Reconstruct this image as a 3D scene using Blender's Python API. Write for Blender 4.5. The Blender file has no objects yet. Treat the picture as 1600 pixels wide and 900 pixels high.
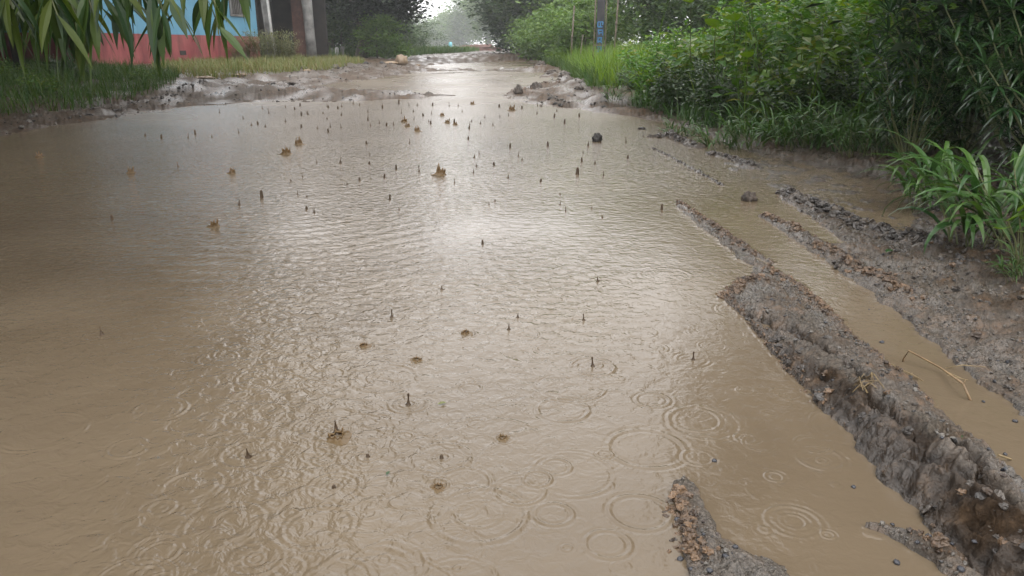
import bpy, math, random
import numpy as np
from mathutils import Vector, Matrix

R = math.radians
rng = np.random.default_rng(7)
random.seed(7)
SC = bpy.context.scene
COL = SC.collection

# ---------------------------------------------------------------- camera
H, F, PITCH = 0.8, 1209.0, R(17.4)          # eye height (m), focal length (px of a 1600 wide frame), tilt down
cam_d = bpy.data.cameras.new("camera")
cam_d.sensor_width = 36.0
cam_d.lens = 36.0 * F / 1600.0
cam_d.clip_start, cam_d.clip_end = 0.02, 2000
cam = bpy.data.objects.new("camera", cam_d)
cam.location = (0, 0, H)
cam.rotation_euler = (R(90) - PITCH, 0, 0)
COL.objects.link(cam)
SC.camera = cam

# ---------------------------------------------------------------- sky, sun, exposure
SUN_EL, SUN_ROT = R(66), R(165)
world = bpy.data.worlds.new("World")
SC.world = world
world.use_nodes = True
wn, wl = world.node_tree.nodes, world.node_tree.links
wn.clear()
w_out = wn.new("ShaderNodeOutputWorld")
w_bg = wn.new("ShaderNodeBackground")
w_sky = wn.new("ShaderNodeTexSky")
w_sky.sky_type = 'NISHITA'
w_sky.sun_disc = False
w_sky.sun_elevation, w_sky.sun_rotation = SUN_EL, SUN_ROT
w_sky.air_density, w_sky.dust_density, w_sky.ozone_density = 1.0, 6.0, 1.0
w_hs = wn.new("ShaderNodeHueSaturation")
w_hs.inputs["Saturation"].default_value = 0.10
w_mix = wn.new("ShaderNodeMix")
w_mix.data_type = 'RGBA'
w_mix.inputs[0].default_value = 0.72                      # cloud deck over the clear sky
w_mix.inputs[7].default_value = (10.5, 10.4, 10.5, 1)
wl.new(w_sky.outputs[0], w_hs.inputs["Color"])
wl.new(w_hs.outputs[0], w_mix.inputs[6])
wl.new(w_mix.outputs[2], w_bg.inputs[0])
w_bg.inputs[1].default_value = 0.10
wl.new(w_bg.outputs[0], w_out.inputs[0])

sun_d = bpy.data.lights.new("sun", 'SUN')
sun_d.energy, sun_d.angle, sun_d.color = 0.6, R(40), (1.0, 0.97, 0.93)
sun = bpy.data.objects.new("sun", sun_d)
sun.rotation_euler = (R(90) - SUN_EL, 0, -SUN_ROT + math.pi)
sun.location = (0, 0, 30)
COL.objects.link(sun)

SC.view_settings.view_transform = 'Standard'
SC.view_settings.look = 'None'
SC.view_settings.exposure = 1.68
SC.view_settings.gamma = 1.0
SC.render.engine = 'CYCLES'
SC.cycles.max_bounces = 6
SC.cycles.diffuse_bounces = 3
SC.cycles.glossy_bounces = 3
SC.cycles.transmission_bounces = 3
SC.cycles.volume_bounces = 0
SC.cycles.caustics_reflective = False
SC.cycles.caustics_refractive = False
SC.cycles.sample_clamp_indirect = 4.0
SC.cycles.use_denoising = True

# ---------------------------------------------------------------- picture measurements -> places on the ground
SP, CP = math.sin(PITCH), math.cos(PITCH)
def ray(px, py):
    x, u = (px - 800) / F, -(py - 450) / F
    return (x, CP + u * SP, -SP + u * CP)
def P(px, py, z=0.0):
    d = ray(px, py)
    t = (z - H) / d[2]
    return np.array((d[0] * t, d[1] * t, z))
def at(px, py, Y):
    d = ray(px, py)
    t = Y / d[1]
    return np.array((d[0] * t, Y, H + d[2] * t))
def xat(px, Y, z=0.3):                                    # X of picture column px at distance Y, height z
    return (px - 800) / F * (Y * CP - (z - H) * SP)
def G(pts, z=0.0):
    return np.array([P(a, b, z)[:2] for a, b in pts])

# ---------------------------------------------------------------- noise
def h2(ix, iy, s):
    with np.errstate(over='ignore'):
        n = ix.astype(np.uint32) * np.uint32(374761393) + iy.astype(np.uint32) * np.uint32(668265263) + np.uint32(s * 1013904223 % 2**32)
        n = (n ^ (n >> np.uint32(13))) * np.uint32(1274126177)
        n = (n ^ (n >> np.uint32(15))) * np.uint32(2246822519)
        n = n ^ (n >> np.uint32(16))
    return n.astype(np.float64) / 4294967296.0
def noise(x, y, s=0):
    xi, yi = np.floor(x).astype(np.int64), np.floor(y).astype(np.int64)
    xf, yf = x - xi, y - yi
    u, v = xf * xf * xf * (xf * (xf * 6 - 15) + 10), yf * yf * yf * (yf * (yf * 6 - 15) + 10)
    def g(dx, dy):
        a = h2(xi + dx, yi + dy, s) * 2 * np.pi
        return np.cos(a) * (xf - dx) + np.sin(a) * (yf - dy)
    a, b, c, d = g(0, 0), g(1, 0), g(0, 1), g(1, 1)
    return ((a + u * (b - a)) * (1 - v) + (c + u * (d - c)) * v) * 1.5
def fbm(x, y, o=4, s=0, gain=0.5):
    r, a = 0, 1.0
    for k in range(o):
        r = r + a * noise(x, y, s + k * 17)
        x, y, a = x * 2.03 + 5.1, y * 2.03 - 3.7, a * gain
    return r
def worley(x, y, s=0):
    xi, yi = np.floor(x).astype(np.int64), np.floor(y).astype(np.int64)
    best = np.full(x.shape, 9.0); idv = np.zeros(x.shape)
    for dx in (-1, 0, 1):
        for dy in (-1, 0, 1):
            cx, cy = xi + dx, yi + dy
            d = (cx + h2(cx, cy, s) - x) ** 2 + (cy + h2(cx, cy, s + 7) - y) ** 2
            m = d < best
            best = np.where(m, d, best)
            idv = np.where(m, h2(cx, cy, s + 13), idv)
    return np.sqrt(best), idv
def sst(a, b, x):
    t = np.clip((x - a) / (b - a), 0, 1)
    return t * t * (3 - 2 * t)
def pdist(x, y, pts, closed=False):
    pts = np.asarray(pts)
    n = len(pts)
    best = np.full(x.shape, 1e9)
    for i in range(n if closed else n - 1):
        a, b = pts[i], pts[(i + 1) % n]
        d = b - a
        L = max(d @ d, 1e-12)
        t = np.clip(((x - a[0]) * d[0] + (y - a[1]) * d[1]) / L, 0, 1)
        np.minimum(best, (x - a[0] - t * d[0]) ** 2 + (y - a[1] - t * d[1]) ** 2, out=best)
    return np.sqrt(best)
def inside(x, y, pts):
    c = np.zeros(x.shape, bool)
    n = len(pts)
    for i in range(n):
        (x0, y0), (x1, y1) = pts[i], pts[(i + 1) % n]
        if y0 == y1: continue
        m = ((y0 > y) != (y1 > y)) & (x < (x1 - x0) * (y - y0) / (y1 - y0) + x0)
        c ^= m
    return c
def sdist(x, y, pts):                                     # negative inside
    d = pdist(x, y, pts, True)
    return np.where(inside(x, y, pts), -d, d)

# ---------------------------------------------------------------- object helpers
def tag(o, label=None, cat=None, group=None, kind=None):
    if label: o["label"] = label
    if cat: o["category"] = cat
    if group: o["group"] = group
    if kind: o["kind"] = kind
    return o
def empty(name, loc, rz=0.0, sc=1.0):
    o = bpy.data.objects.new(name, None)
    COL.objects.link(o)
    o.location = loc
    o.rotation_euler = (0, 0, rz)
    o.scale = (sc, sc, sc)
    o.empty_display_size = 0.1
    return o
def mk(name, V, Q, mat, parent=None, smooth=False, attrs=None):
    """one mesh object from vertices (n,3) and quads (m,4)"""
    V = np.asarray(V, np.float32); Q = np.asarray(Q, np.int32)
    me = bpy.data.meshes.new(name)
    k = Q.shape[1]
    me.vertices.add(len(V)); me.vertices.foreach_set("co", V.ravel())
    me.loops.add(Q.size); me.loops.foreach_set("vertex_index", Q.ravel())
    me.polygons.add(len(Q))
    me.polygons.foreach_set("loop_start", np.arange(0, Q.size, k, dtype=np.int32))
    me.polygons.foreach_set("loop_total", np.full(len(Q), k, np.int32))
    me.polygons.foreach_set("use_smooth", np.full(len(Q), smooth, bool))
    me.update(calc_edges=True)
    for nm, a in (attrs or {}).items():
        at_ = me.attributes.new(nm, 'FLOAT', 'POINT')
        at_.data.foreach_set("value", np.asarray(a, np.float32))
    if mat: me.materials.append(mat)
    o = bpy.data.objects.new(name, me)
    COL.objects.link(o)
    if parent: o.parent = parent
    return o
class MB:                                                 # collects quads
    def __init__(s): s.v, s.q, s.n = [], [], 0
    def add(s, V, Q):
        V = np.asarray(V, float).reshape(-1, 3); Q = np.asarray(Q).reshape(-1, 4)
        s.v.append(V); s.q.append(Q + s.n); s.n += len(V)
        return s
    def box(s, x0, x1, y0, y1, z0, z1):
        V = [(x, y, z) for z in (z0, z1) for y in (y0, y1) for x in (x0, x1)]
        return s.add(V, [(0, 2, 3, 1), (4, 5, 7, 6), (0, 1, 5, 4), (2, 6, 7, 3), (0, 4, 6, 2), (1, 3, 7, 5)])
    def tube(s, pts, rad, n=7, cap=True):
        pts = np.asarray(pts, float); rad = np.broadcast_to(np.asarray(rad, float), (len(pts),))
        T = np.gradient(pts, axis=0); T /= np.linalg.norm(T, axis=1)[:, None] + 1e-12
        ref = np.where(np.abs(T[:, 2:3]) > 0.9, np.array([[1.0, 0, 0]]), np.array([[0, 0, 1.0]]))
        A = np.cross(T, ref); A /= np.linalg.norm(A, axis=1)[:, None]
        B = np.cross(T, A)
        ang = np.arange(n) * 2 * np.pi / n
        V = pts[:, None] + rad[:, None, None] * (np.cos(ang)[None, :, None] * A[:, None] + np.sin(ang)[None, :, None] * B[:, None])
        q = []
        for i in range(len(pts) - 1):
            for j in range(n):
                q.append((i * n + j, i * n + (j + 1) % n, (i + 1) * n + (j + 1) % n, (i + 1) * n + j))
        V = V.reshape(-1, 3)
        if cap:
            V = np.vstack([V, pts[:1], pts[-1:]])
            c0, c1, e = len(V) - 2, len(V) - 1, (len(pts) - 1) * n
            for j in range(0, n - 1, 2):
                q.append((c0, (j + 2) % n, j + 1, j)); q.append((c1, e + j, e + j + 1, e + (j + 2) % n))
        return s.add(V, q)
    def build(s, name, mat, parent=None, smooth=False):
        return mk(name, np.vstack(s.v), np.vstack(s.q), mat, parent, smooth)
def blades(base, az, el, L, W, droop, K=4, prof=None, fold=0.0, roll=None):
    """N leaf strips; each bends by droop radians along its length. Returns V, Q."""
    base = np.asarray(base, float); N = len(base)
    f = lambda v: np.broadcast_to(np.asarray(v, float), (N,))
    az, el, L, W, droop = map(f, (az, el, L, W, droop))
    roll = f(0.0 if roll is None else roll)
    prof = np.asarray(prof if prof is not None else np.sin(np.linspace(0.12, 1, K + 1) * np.pi) ** 0.7)
    three = fold != 0
    m = 3 if three else 2
    V = np.zeros((N, K + 1, m, 3))
    pos = base.copy()
    side0 = np.stack([-np.sin(az), np.cos(az), 0 * az], 1)
    for k in range(K + 1):
        e = el - droop * (k / K) ** 1.3
        d = np.stack([np.cos(e) * np.cos(az), np.cos(e) * np.sin(az), np.sin(e)], 1)
        nrm = np.stack([-np.sin(e) * np.cos(az), -np.sin(e) * np.sin(az), np.cos(e)], 1)
        sd = side0 * np.cos(roll)[:, None] + nrm * np.sin(roll)[:, None]
        n2 = nrm * np.cos(roll)[:, None] - side0 * np.sin(roll)[:, None]
        w = (W * prof[k] / 2)[:, None]
        V[:, k, 0] = pos - sd * w + (n2 * w * fold if three else 0)
        V[:, k, m - 1] = pos + sd * w + (n2 * w * fold if three else 0)
        if three: V[:, k, 1] = pos
        pos = pos + d * (L / K)[:, None]
    q = []
    for k in range(K):
        for j in range(m - 1):
            q.append((k * m + j, k * m + j + 1, (k + 1) * m + j + 1, (k + 1) * m + j))
    q = np.array(q)
    Q = (np.arange(N) * (K + 1) * m)[:, None, None] + q[None]
    return V.reshape(-1, 3), Q.reshape(-1, 4)

# ---------------------------------------------------------------- materials
def newmat(name):
    m = bpy.data.materials.new(name); m.use_nodes = True
    nt = m.node_tree; nt.nodes.clear()
    out = nt.nodes.new("ShaderNodeOutputMaterial")
    return m, nt, out
def nd(nt, typ, **kw):
    n = nt.nodes.new(typ)
    for k, v in kw.items():
        if k.startswith("i_"):
            key = k[2:]
            n.inputs[int(key) if key.isdigit() else key.replace("_", " ")].default_value = v
        else: setattr(n, k, v)
    return n
def ramp(nt, fac, stops):
    r = nt.nodes.new("ShaderNodeValToRGB")
    e = r.color_ramp.elements
    while len(e) < len(stops): e.new(0.5)
    for el_, (p, c) in zip(e, stops):
        el_.position = p; el_.color = (*c, 1) if len(c) == 3 else c
    nt.links.new(fac, r.inputs[0])
    return r
def obj_noise(nt, scale, detail=4, rough=0.55, coord="Object"):
    tc = nt.nodes.new("ShaderNodeTexCoord")
    n = nd(nt, "ShaderNodeTexNoise", i_Scale=scale, i_Detail=detail, i_Roughness=rough)
    nt.links.new(tc.outputs[coord], n.inputs["Vector"])
    return n
def simple(name, c1, c2, scale=4.0, rough=0.7, bump=0.3, bscale=40.0, bdist=0.01, spec=0.5, detail=6):
    m, nt, out = newmat(name)
    b = nd(nt, "ShaderNodeBsdfPrincipled", i_Roughness=rough)
    b.inputs["Specular IOR Level"].default_value = spec
    n = obj_noise(nt, scale, detail)
    r = ramp(nt, n.outputs[0], [(0.33, c1), (0.67, c2)])
    nt.links.new(r.outputs[0], b.inputs["Base Color"])
    n2 = obj_noise(nt, bscale, 6, 0.65)
    bp = nd(nt, "ShaderNodeBump", i_Strength=bump, i_Distance=bdist)
    nt.links.new(n2.outputs[0], bp.inputs["Height"])
    nt.links.new(bp.outputs[0], b.inputs["Normal"])
    nt.links.new(b.outputs[0], out.inputs[0])
    return m
def leafmat(name, cols, rough=0.5, trans=0.35, spec=0.3, k=0.8):
    """cols: list of base colours, one picked for each leaf"""
    m, nt, out = newmat(name)
    g = nt.nodes.new("ShaderNodeNewGeometry")
    n = len(cols)
    r = ramp(nt, g.outputs["Random Per Island"], [(i / max(n - 1, 1), tuple(v * k for v in c)) for i, c in enumerate(cols)])
    b = nd(nt, "ShaderNodeBsdfPrincipled", i_Roughness=rough)
    b.inputs["Specular IOR Level"].default_value = spec
    nt.links.new(r.outputs[0], b.inputs["Base Color"])
    t = nt.nodes.new("ShaderNodeBsdfTranslucent")
    hs = nd(nt, "ShaderNodeHueSaturation", i_Hue=0.485, i_Saturation=1.1, i_Value=1.5)
    nt.links.new(r.outputs[0], hs.inputs["Color"])
    nt.links.new(hs.outputs[0], t.inputs[0])
    mx = nd(nt, "ShaderNodeMixShader"); mx.inputs[0].default_value = trans
    nt.links.new(b.outputs[0], mx.inputs[1]); nt.links.new(t.outputs[0], mx.inputs[2])
    nt.links.new(mx.outputs[0], out.inputs[0])
    return m
M = {}
M["bark"] = simple("bark", (0.035, 0.027, 0.02), (0.09, 0.075, 0.06), 9, 0.8, 0.7, 35, 0.03)
M["stem"] = simple("stem", (0.05, 0.07, 0.02), (0.10, 0.10, 0.04), 9, 0.6)
M["concrete"] = simple("concrete", (0.08, 0.075, 0.07), (0.2, 0.195, 0.185), 2.2, 0.75, 0.3, 30)
M["palebark"] = simple("pale_bark", (0.07, 0.068, 0.064), (0.20, 0.195, 0.185), 3.0, 0.8, 0.4, 20)
M["brick"] = simple("brick_red", (0.05, 0.022, 0.016), (0.10, 0.045, 0.03), 5, 0.85, 0.4, 30)
M["dark"] = simple("dark_board", (0.010, 0.008, 0.007), (0.028, 0.022, 0.017), 3, 0.8)
M["blue"] = simple("blue_paint", (0.075, 0.22, 0.33), (0.11, 0.27, 0.38), 1.3, 0.55, 0.1, 60)
M["roof"] = simple("roof_sheet", (0.05, 0.05, 0.05), (0.12, 0.11, 0.10), 2, 0.6)
M["white"] = simple("white_plastic", (0.26, 0.26, 0.25), (0.42, 0.41, 0.39), 6, 0.5)
M["buff"] = simple("buff_stone", (0.13, 0.09, 0.055), (0.22, 0.16, 0.10), 6, 0.6, 0.5, 20)
M["yellow"] = simple("yellow_green_bag", (0.2, 0.25, 0.02), (0.3, 0.34, 0.05), 8, 0.4)
M["wood"] = simple("weathered_wood", (0.05, 0.04, 0.03), (0.16, 0.13, 0.10), 8, 0.8, 0.5, 40)
M["board"] = simple("dark_sign_board", (0.010, 0.012, 0.017), (0.035, 0.032, 0.032), 6, 0.7)
M["signblue"] = simple("sign_blue", (0.02, 0.11, 0.25), (0.04, 0.18, 0.33), 14, 0.6)
M["cyan"] = simple("cyan_paint", (0.12, 0.40, 0.48), (0.2, 0.5, 0.55), 8, 0.6)
M["straw"] = simple("straw", (0.09, 0.06, 0.026), (0.19, 0.14, 0.065), 30, 0.6)
M["twig"] = simple("twig", (0.09, 0.055, 0.03), (0.20, 0.13, 0.06), 30, 0.55)
M["pebble"] = simple("dark_pebble", (0.012, 0.014, 0.02), (0.04, 0.04, 0.045), 30, 0.25)
M["clod"] = simple("wet_clod", (0.03, 0.023, 0.017), (0.08, 0.06, 0.046), 20, 0.4, 0.8, 90, 0.02)
M["clod_dark"] = simple("dark_wet_clod", (0.012, 0.0105, 0.009), (0.03, 0.026, 0.022), 20, 0.4, 0.8, 90, 0.02)
# red wainscot paint: two reds mixed unevenly; damp stains follow separately
def redpaint():
    m, nt, out = newmat("red_paint")
    b = nd(nt, "ShaderNodeBsdfPrincipled", i_Roughness=0.6)
    n = obj_noise(nt, 1.4, 6)
    r = ramp(nt, n.outputs[0], [(0.3, (0.19, 0.028, 0.034)), (0.7, (0.27, 0.075, 0.072))])
    nt.links.new(r.outputs[0], b.inputs["Base Color"]); nt.links.new(b.outputs[0], out.inputs[0])
    return m
M["red"] = redpaint()
def stain(m, amount, lo=0.42, hi=0.62):
    nt = m.node_tree
    b = next(n for n in nt.nodes if n.type == 'BSDF_PRINCIPLED'); src = b.inputs["Base Color"].links[0].from_socket
    tc = nt.nodes.new("ShaderNodeTexCoord"); mp = nd(nt, "ShaderNodeMapping"); mp.inputs["Scale"].default_value = (3.2, 3.2, 0.55)
    n = nd(nt, "ShaderNodeTexNoise", i_Scale=1.0, i_Detail=7.0, i_Roughness=0.7)
    nt.links.new(tc.outputs["Object"], mp.inputs[0]); nt.links.new(mp.outputs[0], n.inputs["Vector"])
    r = ramp(nt, n.outputs[0], [(lo, (1, 1, 1)), (hi, (1 - amount, 1 - amount * 1.02, 1 - amount * 1.05))])
    mx = nd(nt, "ShaderNodeMix", data_type='RGBA', blend_type='MULTIPLY'); mx.inputs[0].default_value = 1.0
    nt.links.new(src, mx.inputs[6]); nt.links.new(r.outputs[0], mx.inputs[7]); nt.links.new(mx.outputs[2], b.inputs["Base Color"])
stain(M["red"], 0.45); stain(M["blue"], 0.35, 0.5, 0.75)
M["weed"] = leafmat("weed_leaf", [(0.035, 0.10, 0.018), (0.06, 0.15, 0.03), (0.10, 0.20, 0.02), (0.04, 0.12, 0.02), (0.14, 0.21, 0.02)], 0.42, 0.38, 0.3, 1.0)
M["weed_dark"] = leafmat("dark_weed_leaf", [(0.02, 0.055, 0.016), (0.04, 0.085, 0.02), (0.03, 0.07, 0.02), (0.06, 0.10, 0.015)], 0.38, 0.25, 0.45, 0.65)
M["lime"] = leafmat("lime_leaf", [(0.075, 0.165, 0.018), (0.10, 0.185, 0.02)], 0.5, 0.35)
M["oleander"] = leafmat("narrow_leaf", [(0.02, 0.055, 0.022), (0.035, 0.085, 0.028), (0.05, 0.11, 0.03)], 0.25, 0.2, 0.6, 0.6)
M["blade"] = leafmat("broad_grass_blade", [(0.035, 0.10, 0.025), (0.06, 0.14, 0.03), (0.08, 0.16, 0.03)], 0.36, 0.25, 0.35, 0.6)
M["bamboo"] = leafmat("hanging_leaf", [(0.025, 0.065, 0.02), (0.04, 0.09, 0.025), (0.07, 0.13, 0.02), (0.10, 0.14, 0.02)], 0.45, 0.3, 0.3, 0.5)
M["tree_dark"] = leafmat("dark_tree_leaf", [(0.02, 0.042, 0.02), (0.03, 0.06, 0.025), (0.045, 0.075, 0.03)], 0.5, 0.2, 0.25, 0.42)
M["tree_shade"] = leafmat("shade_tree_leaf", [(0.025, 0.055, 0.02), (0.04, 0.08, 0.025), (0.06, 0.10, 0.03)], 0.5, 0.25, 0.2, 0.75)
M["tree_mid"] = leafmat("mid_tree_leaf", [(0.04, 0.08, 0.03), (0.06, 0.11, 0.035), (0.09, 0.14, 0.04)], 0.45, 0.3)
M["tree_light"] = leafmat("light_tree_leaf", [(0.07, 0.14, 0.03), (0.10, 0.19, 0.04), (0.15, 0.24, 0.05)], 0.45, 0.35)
M["grass_lush"] = leafmat("lush_grass", [(0.025, 0.075, 0.012), (0.045, 0.10, 0.015), (0.08, 0.12, 0.02)], 0.5, 0.3, 0.25, 0.75)
M["grass_pale"] = leafmat("pale_grass", [(0.10, 0.14, 0.04), (0.15, 0.17, 0.05), (0.20, 0.16, 0.07)], 0.5, 0.3)
M["grass_yellow"] = leafmat("yellow_green_grass", [(0.06, 0.14, 0.02), (0.11, 0.20, 0.02), (0.15, 0.24, 0.03), (0.08, 0.17, 0.03)], 0.45, 0.4)
M["dry_weed"] = leafmat("dry_weed", [(0.12, 0.14, 0.05), (0.17, 0.16, 0.07), (0.09, 0.13, 0.04)], 0.5, 0.3)

M["blade_mix"] = leafmat("thicket_grass", [(0.05, 0.13, 0.02), (0.09, 0.19, 0.025), (0.13, 0.20, 0.03), (0.07, 0.15, 0.02), (0.04, 0.10, 0.02)], 0.42, 0.35, 0.3, 0.8)
M["weed_big"] = leafmat("big_weed_leaf", [(0.03, 0.09, 0.015), (0.06, 0.14, 0.02), (0.10, 0.18, 0.02), (0.14, 0.15, 0.03)], 0.4, 0.35, 0.4, 0.95)
def mudmat():
    m, nt, out = newmat("wet_mud")
    b = nd(nt, "ShaderNodeBsdfPrincipled")
    brown = nd(nt, "ShaderNodeAttribute", attribute_name="brown")
    dark_tone = nd(nt, "ShaderNodeAttribute", attribute_name="dark_tone")  # where the mud colour turns darker
    wet = nd(nt, "ShaderNodeAttribute", attribute_name="wet")
    fine = obj_noise(nt, 160, 5, 0.7); mid = obj_noise(nt, 22, 5, 0.6); big = obj_noise(nt, 2.2, 4)
    grey = ramp(nt, fine.outputs[0], [(0.30, (0.013, 0.0105, 0.008)), (0.47, (0.045, 0.038, 0.030)), (0.68, (0.115, 0.099, 0.081))])
    brn = ramp(nt, mid.outputs[0], [(0.30, (0.022, 0.014, 0.009)), (0.52, (0.06, 0.037, 0.021)), (0.72, (0.13, 0.075, 0.04))])
    drk = ramp(nt, mid.outputs[0], [(0.30, (0.008, 0.0052, 0.0032)), (0.55, (0.027, 0.0175, 0.0105)), (0.75, (0.075, 0.048, 0.028))])
    bm = nd(nt, "ShaderNodeMath", operation='ADD')
    sub = nd(nt, "ShaderNodeMath", operation='MULTIPLY_ADD'); sub.inputs[1].default_value = 0.9; sub.inputs[2].default_value = -0.45
    nt.links.new(mid.outputs[0], sub.inputs[0])
    nt.links.new(brown.outputs["Fac"], bm.inputs[0]); nt.links.new(sub.outputs[0], bm.inputs[1]); bm.use_clamp = True
    mx1 = nd(nt, "ShaderNodeMix", data_type='RGBA'); mx2 = nd(nt, "ShaderNodeMix", data_type='RGBA')
    nt.links.new(bm.outputs[0], mx1.inputs[0]); nt.links.new(grey.outputs[0], mx1.inputs[6]); nt.links.new(brn.outputs[0], mx1.inputs[7])
    nt.links.new(dark_tone.outputs["Fac"], mx2.inputs[0]); nt.links.new(mx1.outputs[2], mx2.inputs[6]); nt.links.new(drk.outputs[0], mx2.inputs[7])
    nt.links.new(mx2.outputs[2], b.inputs["Base Color"])
    rr = nd(nt, "ShaderNodeMapRange"); rr.inputs[3].default_value = 0.55; rr.inputs[4].default_value = 0.14
    nt.links.new(wet.outputs["Fac"], rr.inputs[0]); nt.links.new(rr.outputs[0], b.inputs["Roughness"])
    sp = nd(nt, "ShaderNodeMapRange"); sp.inputs[3].default_value = 0.06; sp.inputs[4].default_value = 0.65
    nt.links.new(wet.outputs["Fac"], sp.inputs[0]); nt.links.new(sp.outputs[0], b.inputs["Specular IOR Level"])
    b1 = nd(nt, "ShaderNodeBump", i_Strength=0.75, i_Distance=0.006); nt.links.new(fine.outputs[0], b1.inputs["Height"])
    b2 = nd(nt, "ShaderNodeBump", i_Strength=0.6, i_Distance=0.02); nt.links.new(mid.outputs[0], b2.inputs["Height"])
    nt.links.new(b1.outputs[0], b2.inputs["Normal"]); nt.links.new(b2.outputs[0], b.inputs["Normal"])
    nt.links.new(b.outputs[0], out.inputs[0])
    return m
M["mud"] = mudmat()
 
def crumbmat(name, cols, rough):
    m, nt, out = newmat(name)
    g = nt.nodes.new("ShaderNodeNewGeometry")
    r = ramp(nt, g.outputs["Random Per Island"], [(i / (len(cols) - 1), c) for i, c in enumerate(cols)])
    n = obj_noise(nt, 260, 4)
    mx = nd(nt, "ShaderNodeMix", data_type='RGBA', blend_type='MULTIPLY'); mx.inputs[0].default_value = 0.8
    r2 = ramp(nt, n.outputs[0], [(0.3, (0.4, 0.4, 0.4)), (0.7, (1.5, 1.5, 1.5))])
    nt.links.new(r.outputs[0], mx.inputs[6]); nt.links.new(r2.outputs[0], mx.inputs[7])
    b = nd(nt, "ShaderNodeBsdfPrincipled", i_Roughness=rough)
    nt.links.new(mx.outputs[2], b.inputs["Base Color"])
    bp = nd(nt, "ShaderNodeBump", i_Strength=0.8, i_Distance=0.003)
    nt.links.new(n.outputs[0], bp.inputs["Height"]); nt.links.new(bp.outputs[0], b.inputs["Normal"])
    nt.links.new(b.outputs[0], out.inputs[0])
    return m
M["crumb_brown"] = crumbmat("brown_crumb", [(0.026, 0.016, 0.010), (0.07, 0.042, 0.023), (0.11, 0.066, 0.035), (0.045, 0.03, 0.019)], 0.45)
M["crumb_dark"] = crumbmat("dark_crumb", [(0.016, 0.013, 0.011), (0.04, 0.033, 0.027), (0.03, 0.026, 0.024), (0.07, 0.055, 0.04)], 0.35)
M["grit"] = crumbmat("grit_grain", [(0.02, 0.019, 0.019), (0.06, 0.054, 0.047), (0.085, 0.077, 0.066), (0.05, 0.042, 0.034), (0.095, 0.085, 0.072), (0.012, 0.013, 0.018), (0.075, 0.05, 0.034)], 0.4)
def watermat(name, waves=True, ca=None):
    m, nt, out = newmat(name)
    b = nd(nt, "ShaderNodeBsdfPrincipled", i_Roughness=0.035, i_IOR=1.32)
    if waves:
        ch = nd(nt, "ShaderNodeAttribute", attribute_name="chop")
        nt.links.new(ch.outputs["Fac"], b.inputs["Roughness"])
    tc = nt.nodes.new("ShaderNodeTexCoord")
    n = nd(nt, "ShaderNodeTexNoise", i_Scale=0.9, i_Detail=5.0, i_Distortion=1.6)
    nt.links.new(tc.outputs["Object"], n.inputs["Vector"])
    r = ramp(nt, n.outputs[0], ca or [(0.3, (0.088, 0.0665, 0.0435)), (0.7, (0.115, 0.089, 0.060))])
    nt.links.new(r.outputs[0], b.inputs["Base Color"])
    if waves:
        n1 = nd(nt, "ShaderNodeTexNoise", i_Scale=26.0, i_Detail=3.0, i_Roughness=0.55, i_Distortion=0.6)
        n2 = nd(nt, "ShaderNodeTexNoise", i_Scale=95.0, i_Detail=2.0)
        for k in (n1, n2): nt.links.new(tc.outputs["Object"], k.inputs["Vector"])
        cr = nd(nt, "ShaderNodeAttribute", attribute_name="agit")
        b1 = nd(nt, "ShaderNodeBump", i_Strength=0.5, i_Distance=0.010)
        nt.links.new(n1.outputs[0], b1.inputs["Height"]); nt.links.new(cr.outputs["Fac"], b1.inputs["Strength"])
        b2 = nd(nt, "ShaderNodeBump", i_Strength=0.35, i_Distance=0.0014)
        nt.links.new(n2.outputs[0], b2.inputs["Height"]); nt.links.new(b1.outputs[0], b2.inputs["Normal"])
        nt.links.new(b2.outputs[0], b.inputs["Normal"])
    nt.links.new(b.outputs[0], out.inputs[0])
    return m
M["water"] = watermat("muddy_water")
def splashmat():
    m, nt, out = newmat("muddy_splash_sheet")
    b = nd(nt, "ShaderNodeBsdfPrincipled", i_Roughness=0.08, i_IOR=1.34)
    b.inputs["Base Color"].default_value = (0.17, 0.12, 0.065, 1)
    t = nt.nodes.new("ShaderNodeBsdfTranslucent"); t.inputs[0].default_value = (0.42, 0.29, 0.15, 1)
    mx = nd(nt, "ShaderNodeMixShader"); mx.inputs[0].default_value = 0.5
    nt.links.new(b.outputs[0], mx.inputs[1]); nt.links.new(t.outputs[0], mx.inputs[2]); nt.links.new(mx.outputs[0], out.inputs[0])
    return m
M["crown_sheet"] = splashmat()
M["jet"] = M["crown_sheet"].copy(); M["jet"].name = "muddy_backlit_jet"  # darker copy: the backlit look of the jets is in its colour
for n_ in M["jet"].node_tree.nodes:
    if n_.type == 'BSDF_PRINCIPLED': n_.inputs["Base Color"].default_value = (0.075, 0.05, 0.03, 1)
    if n_.type == 'BSDF_TRANSLUCENT': n_.inputs[0].default_value = (0.13, 0.09, 0.055, 1)
M["splash"] = watermat("muddy_splash", False, [(0.3, (0.060, 0.040, 0.022)), (0.7, (0.09, 0.062, 0.035))])

# ---------------------------------------------------------------- ground and puddles (one radial grid under both)
rows = [0.72]
while rows[-1] < 150:
    r_ = rows[-1]
    rows.append(r_ + min(max(0.75 * r_ * r_ / 619, 0.0020), 0.022 * r_ + 0.01))
rows = np.array(rows)
th = np.concatenate([np.linspace(-80, -41, 30), np.linspace(-40, 40, 1180), np.linspace(41, 80, 30)]) * np.pi / 180
TH, RR = np.meshgrid(th, rows)
X, Y = RR * np.sin(TH), RR * np.cos(TH)
NR, NC = X.shape

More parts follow.
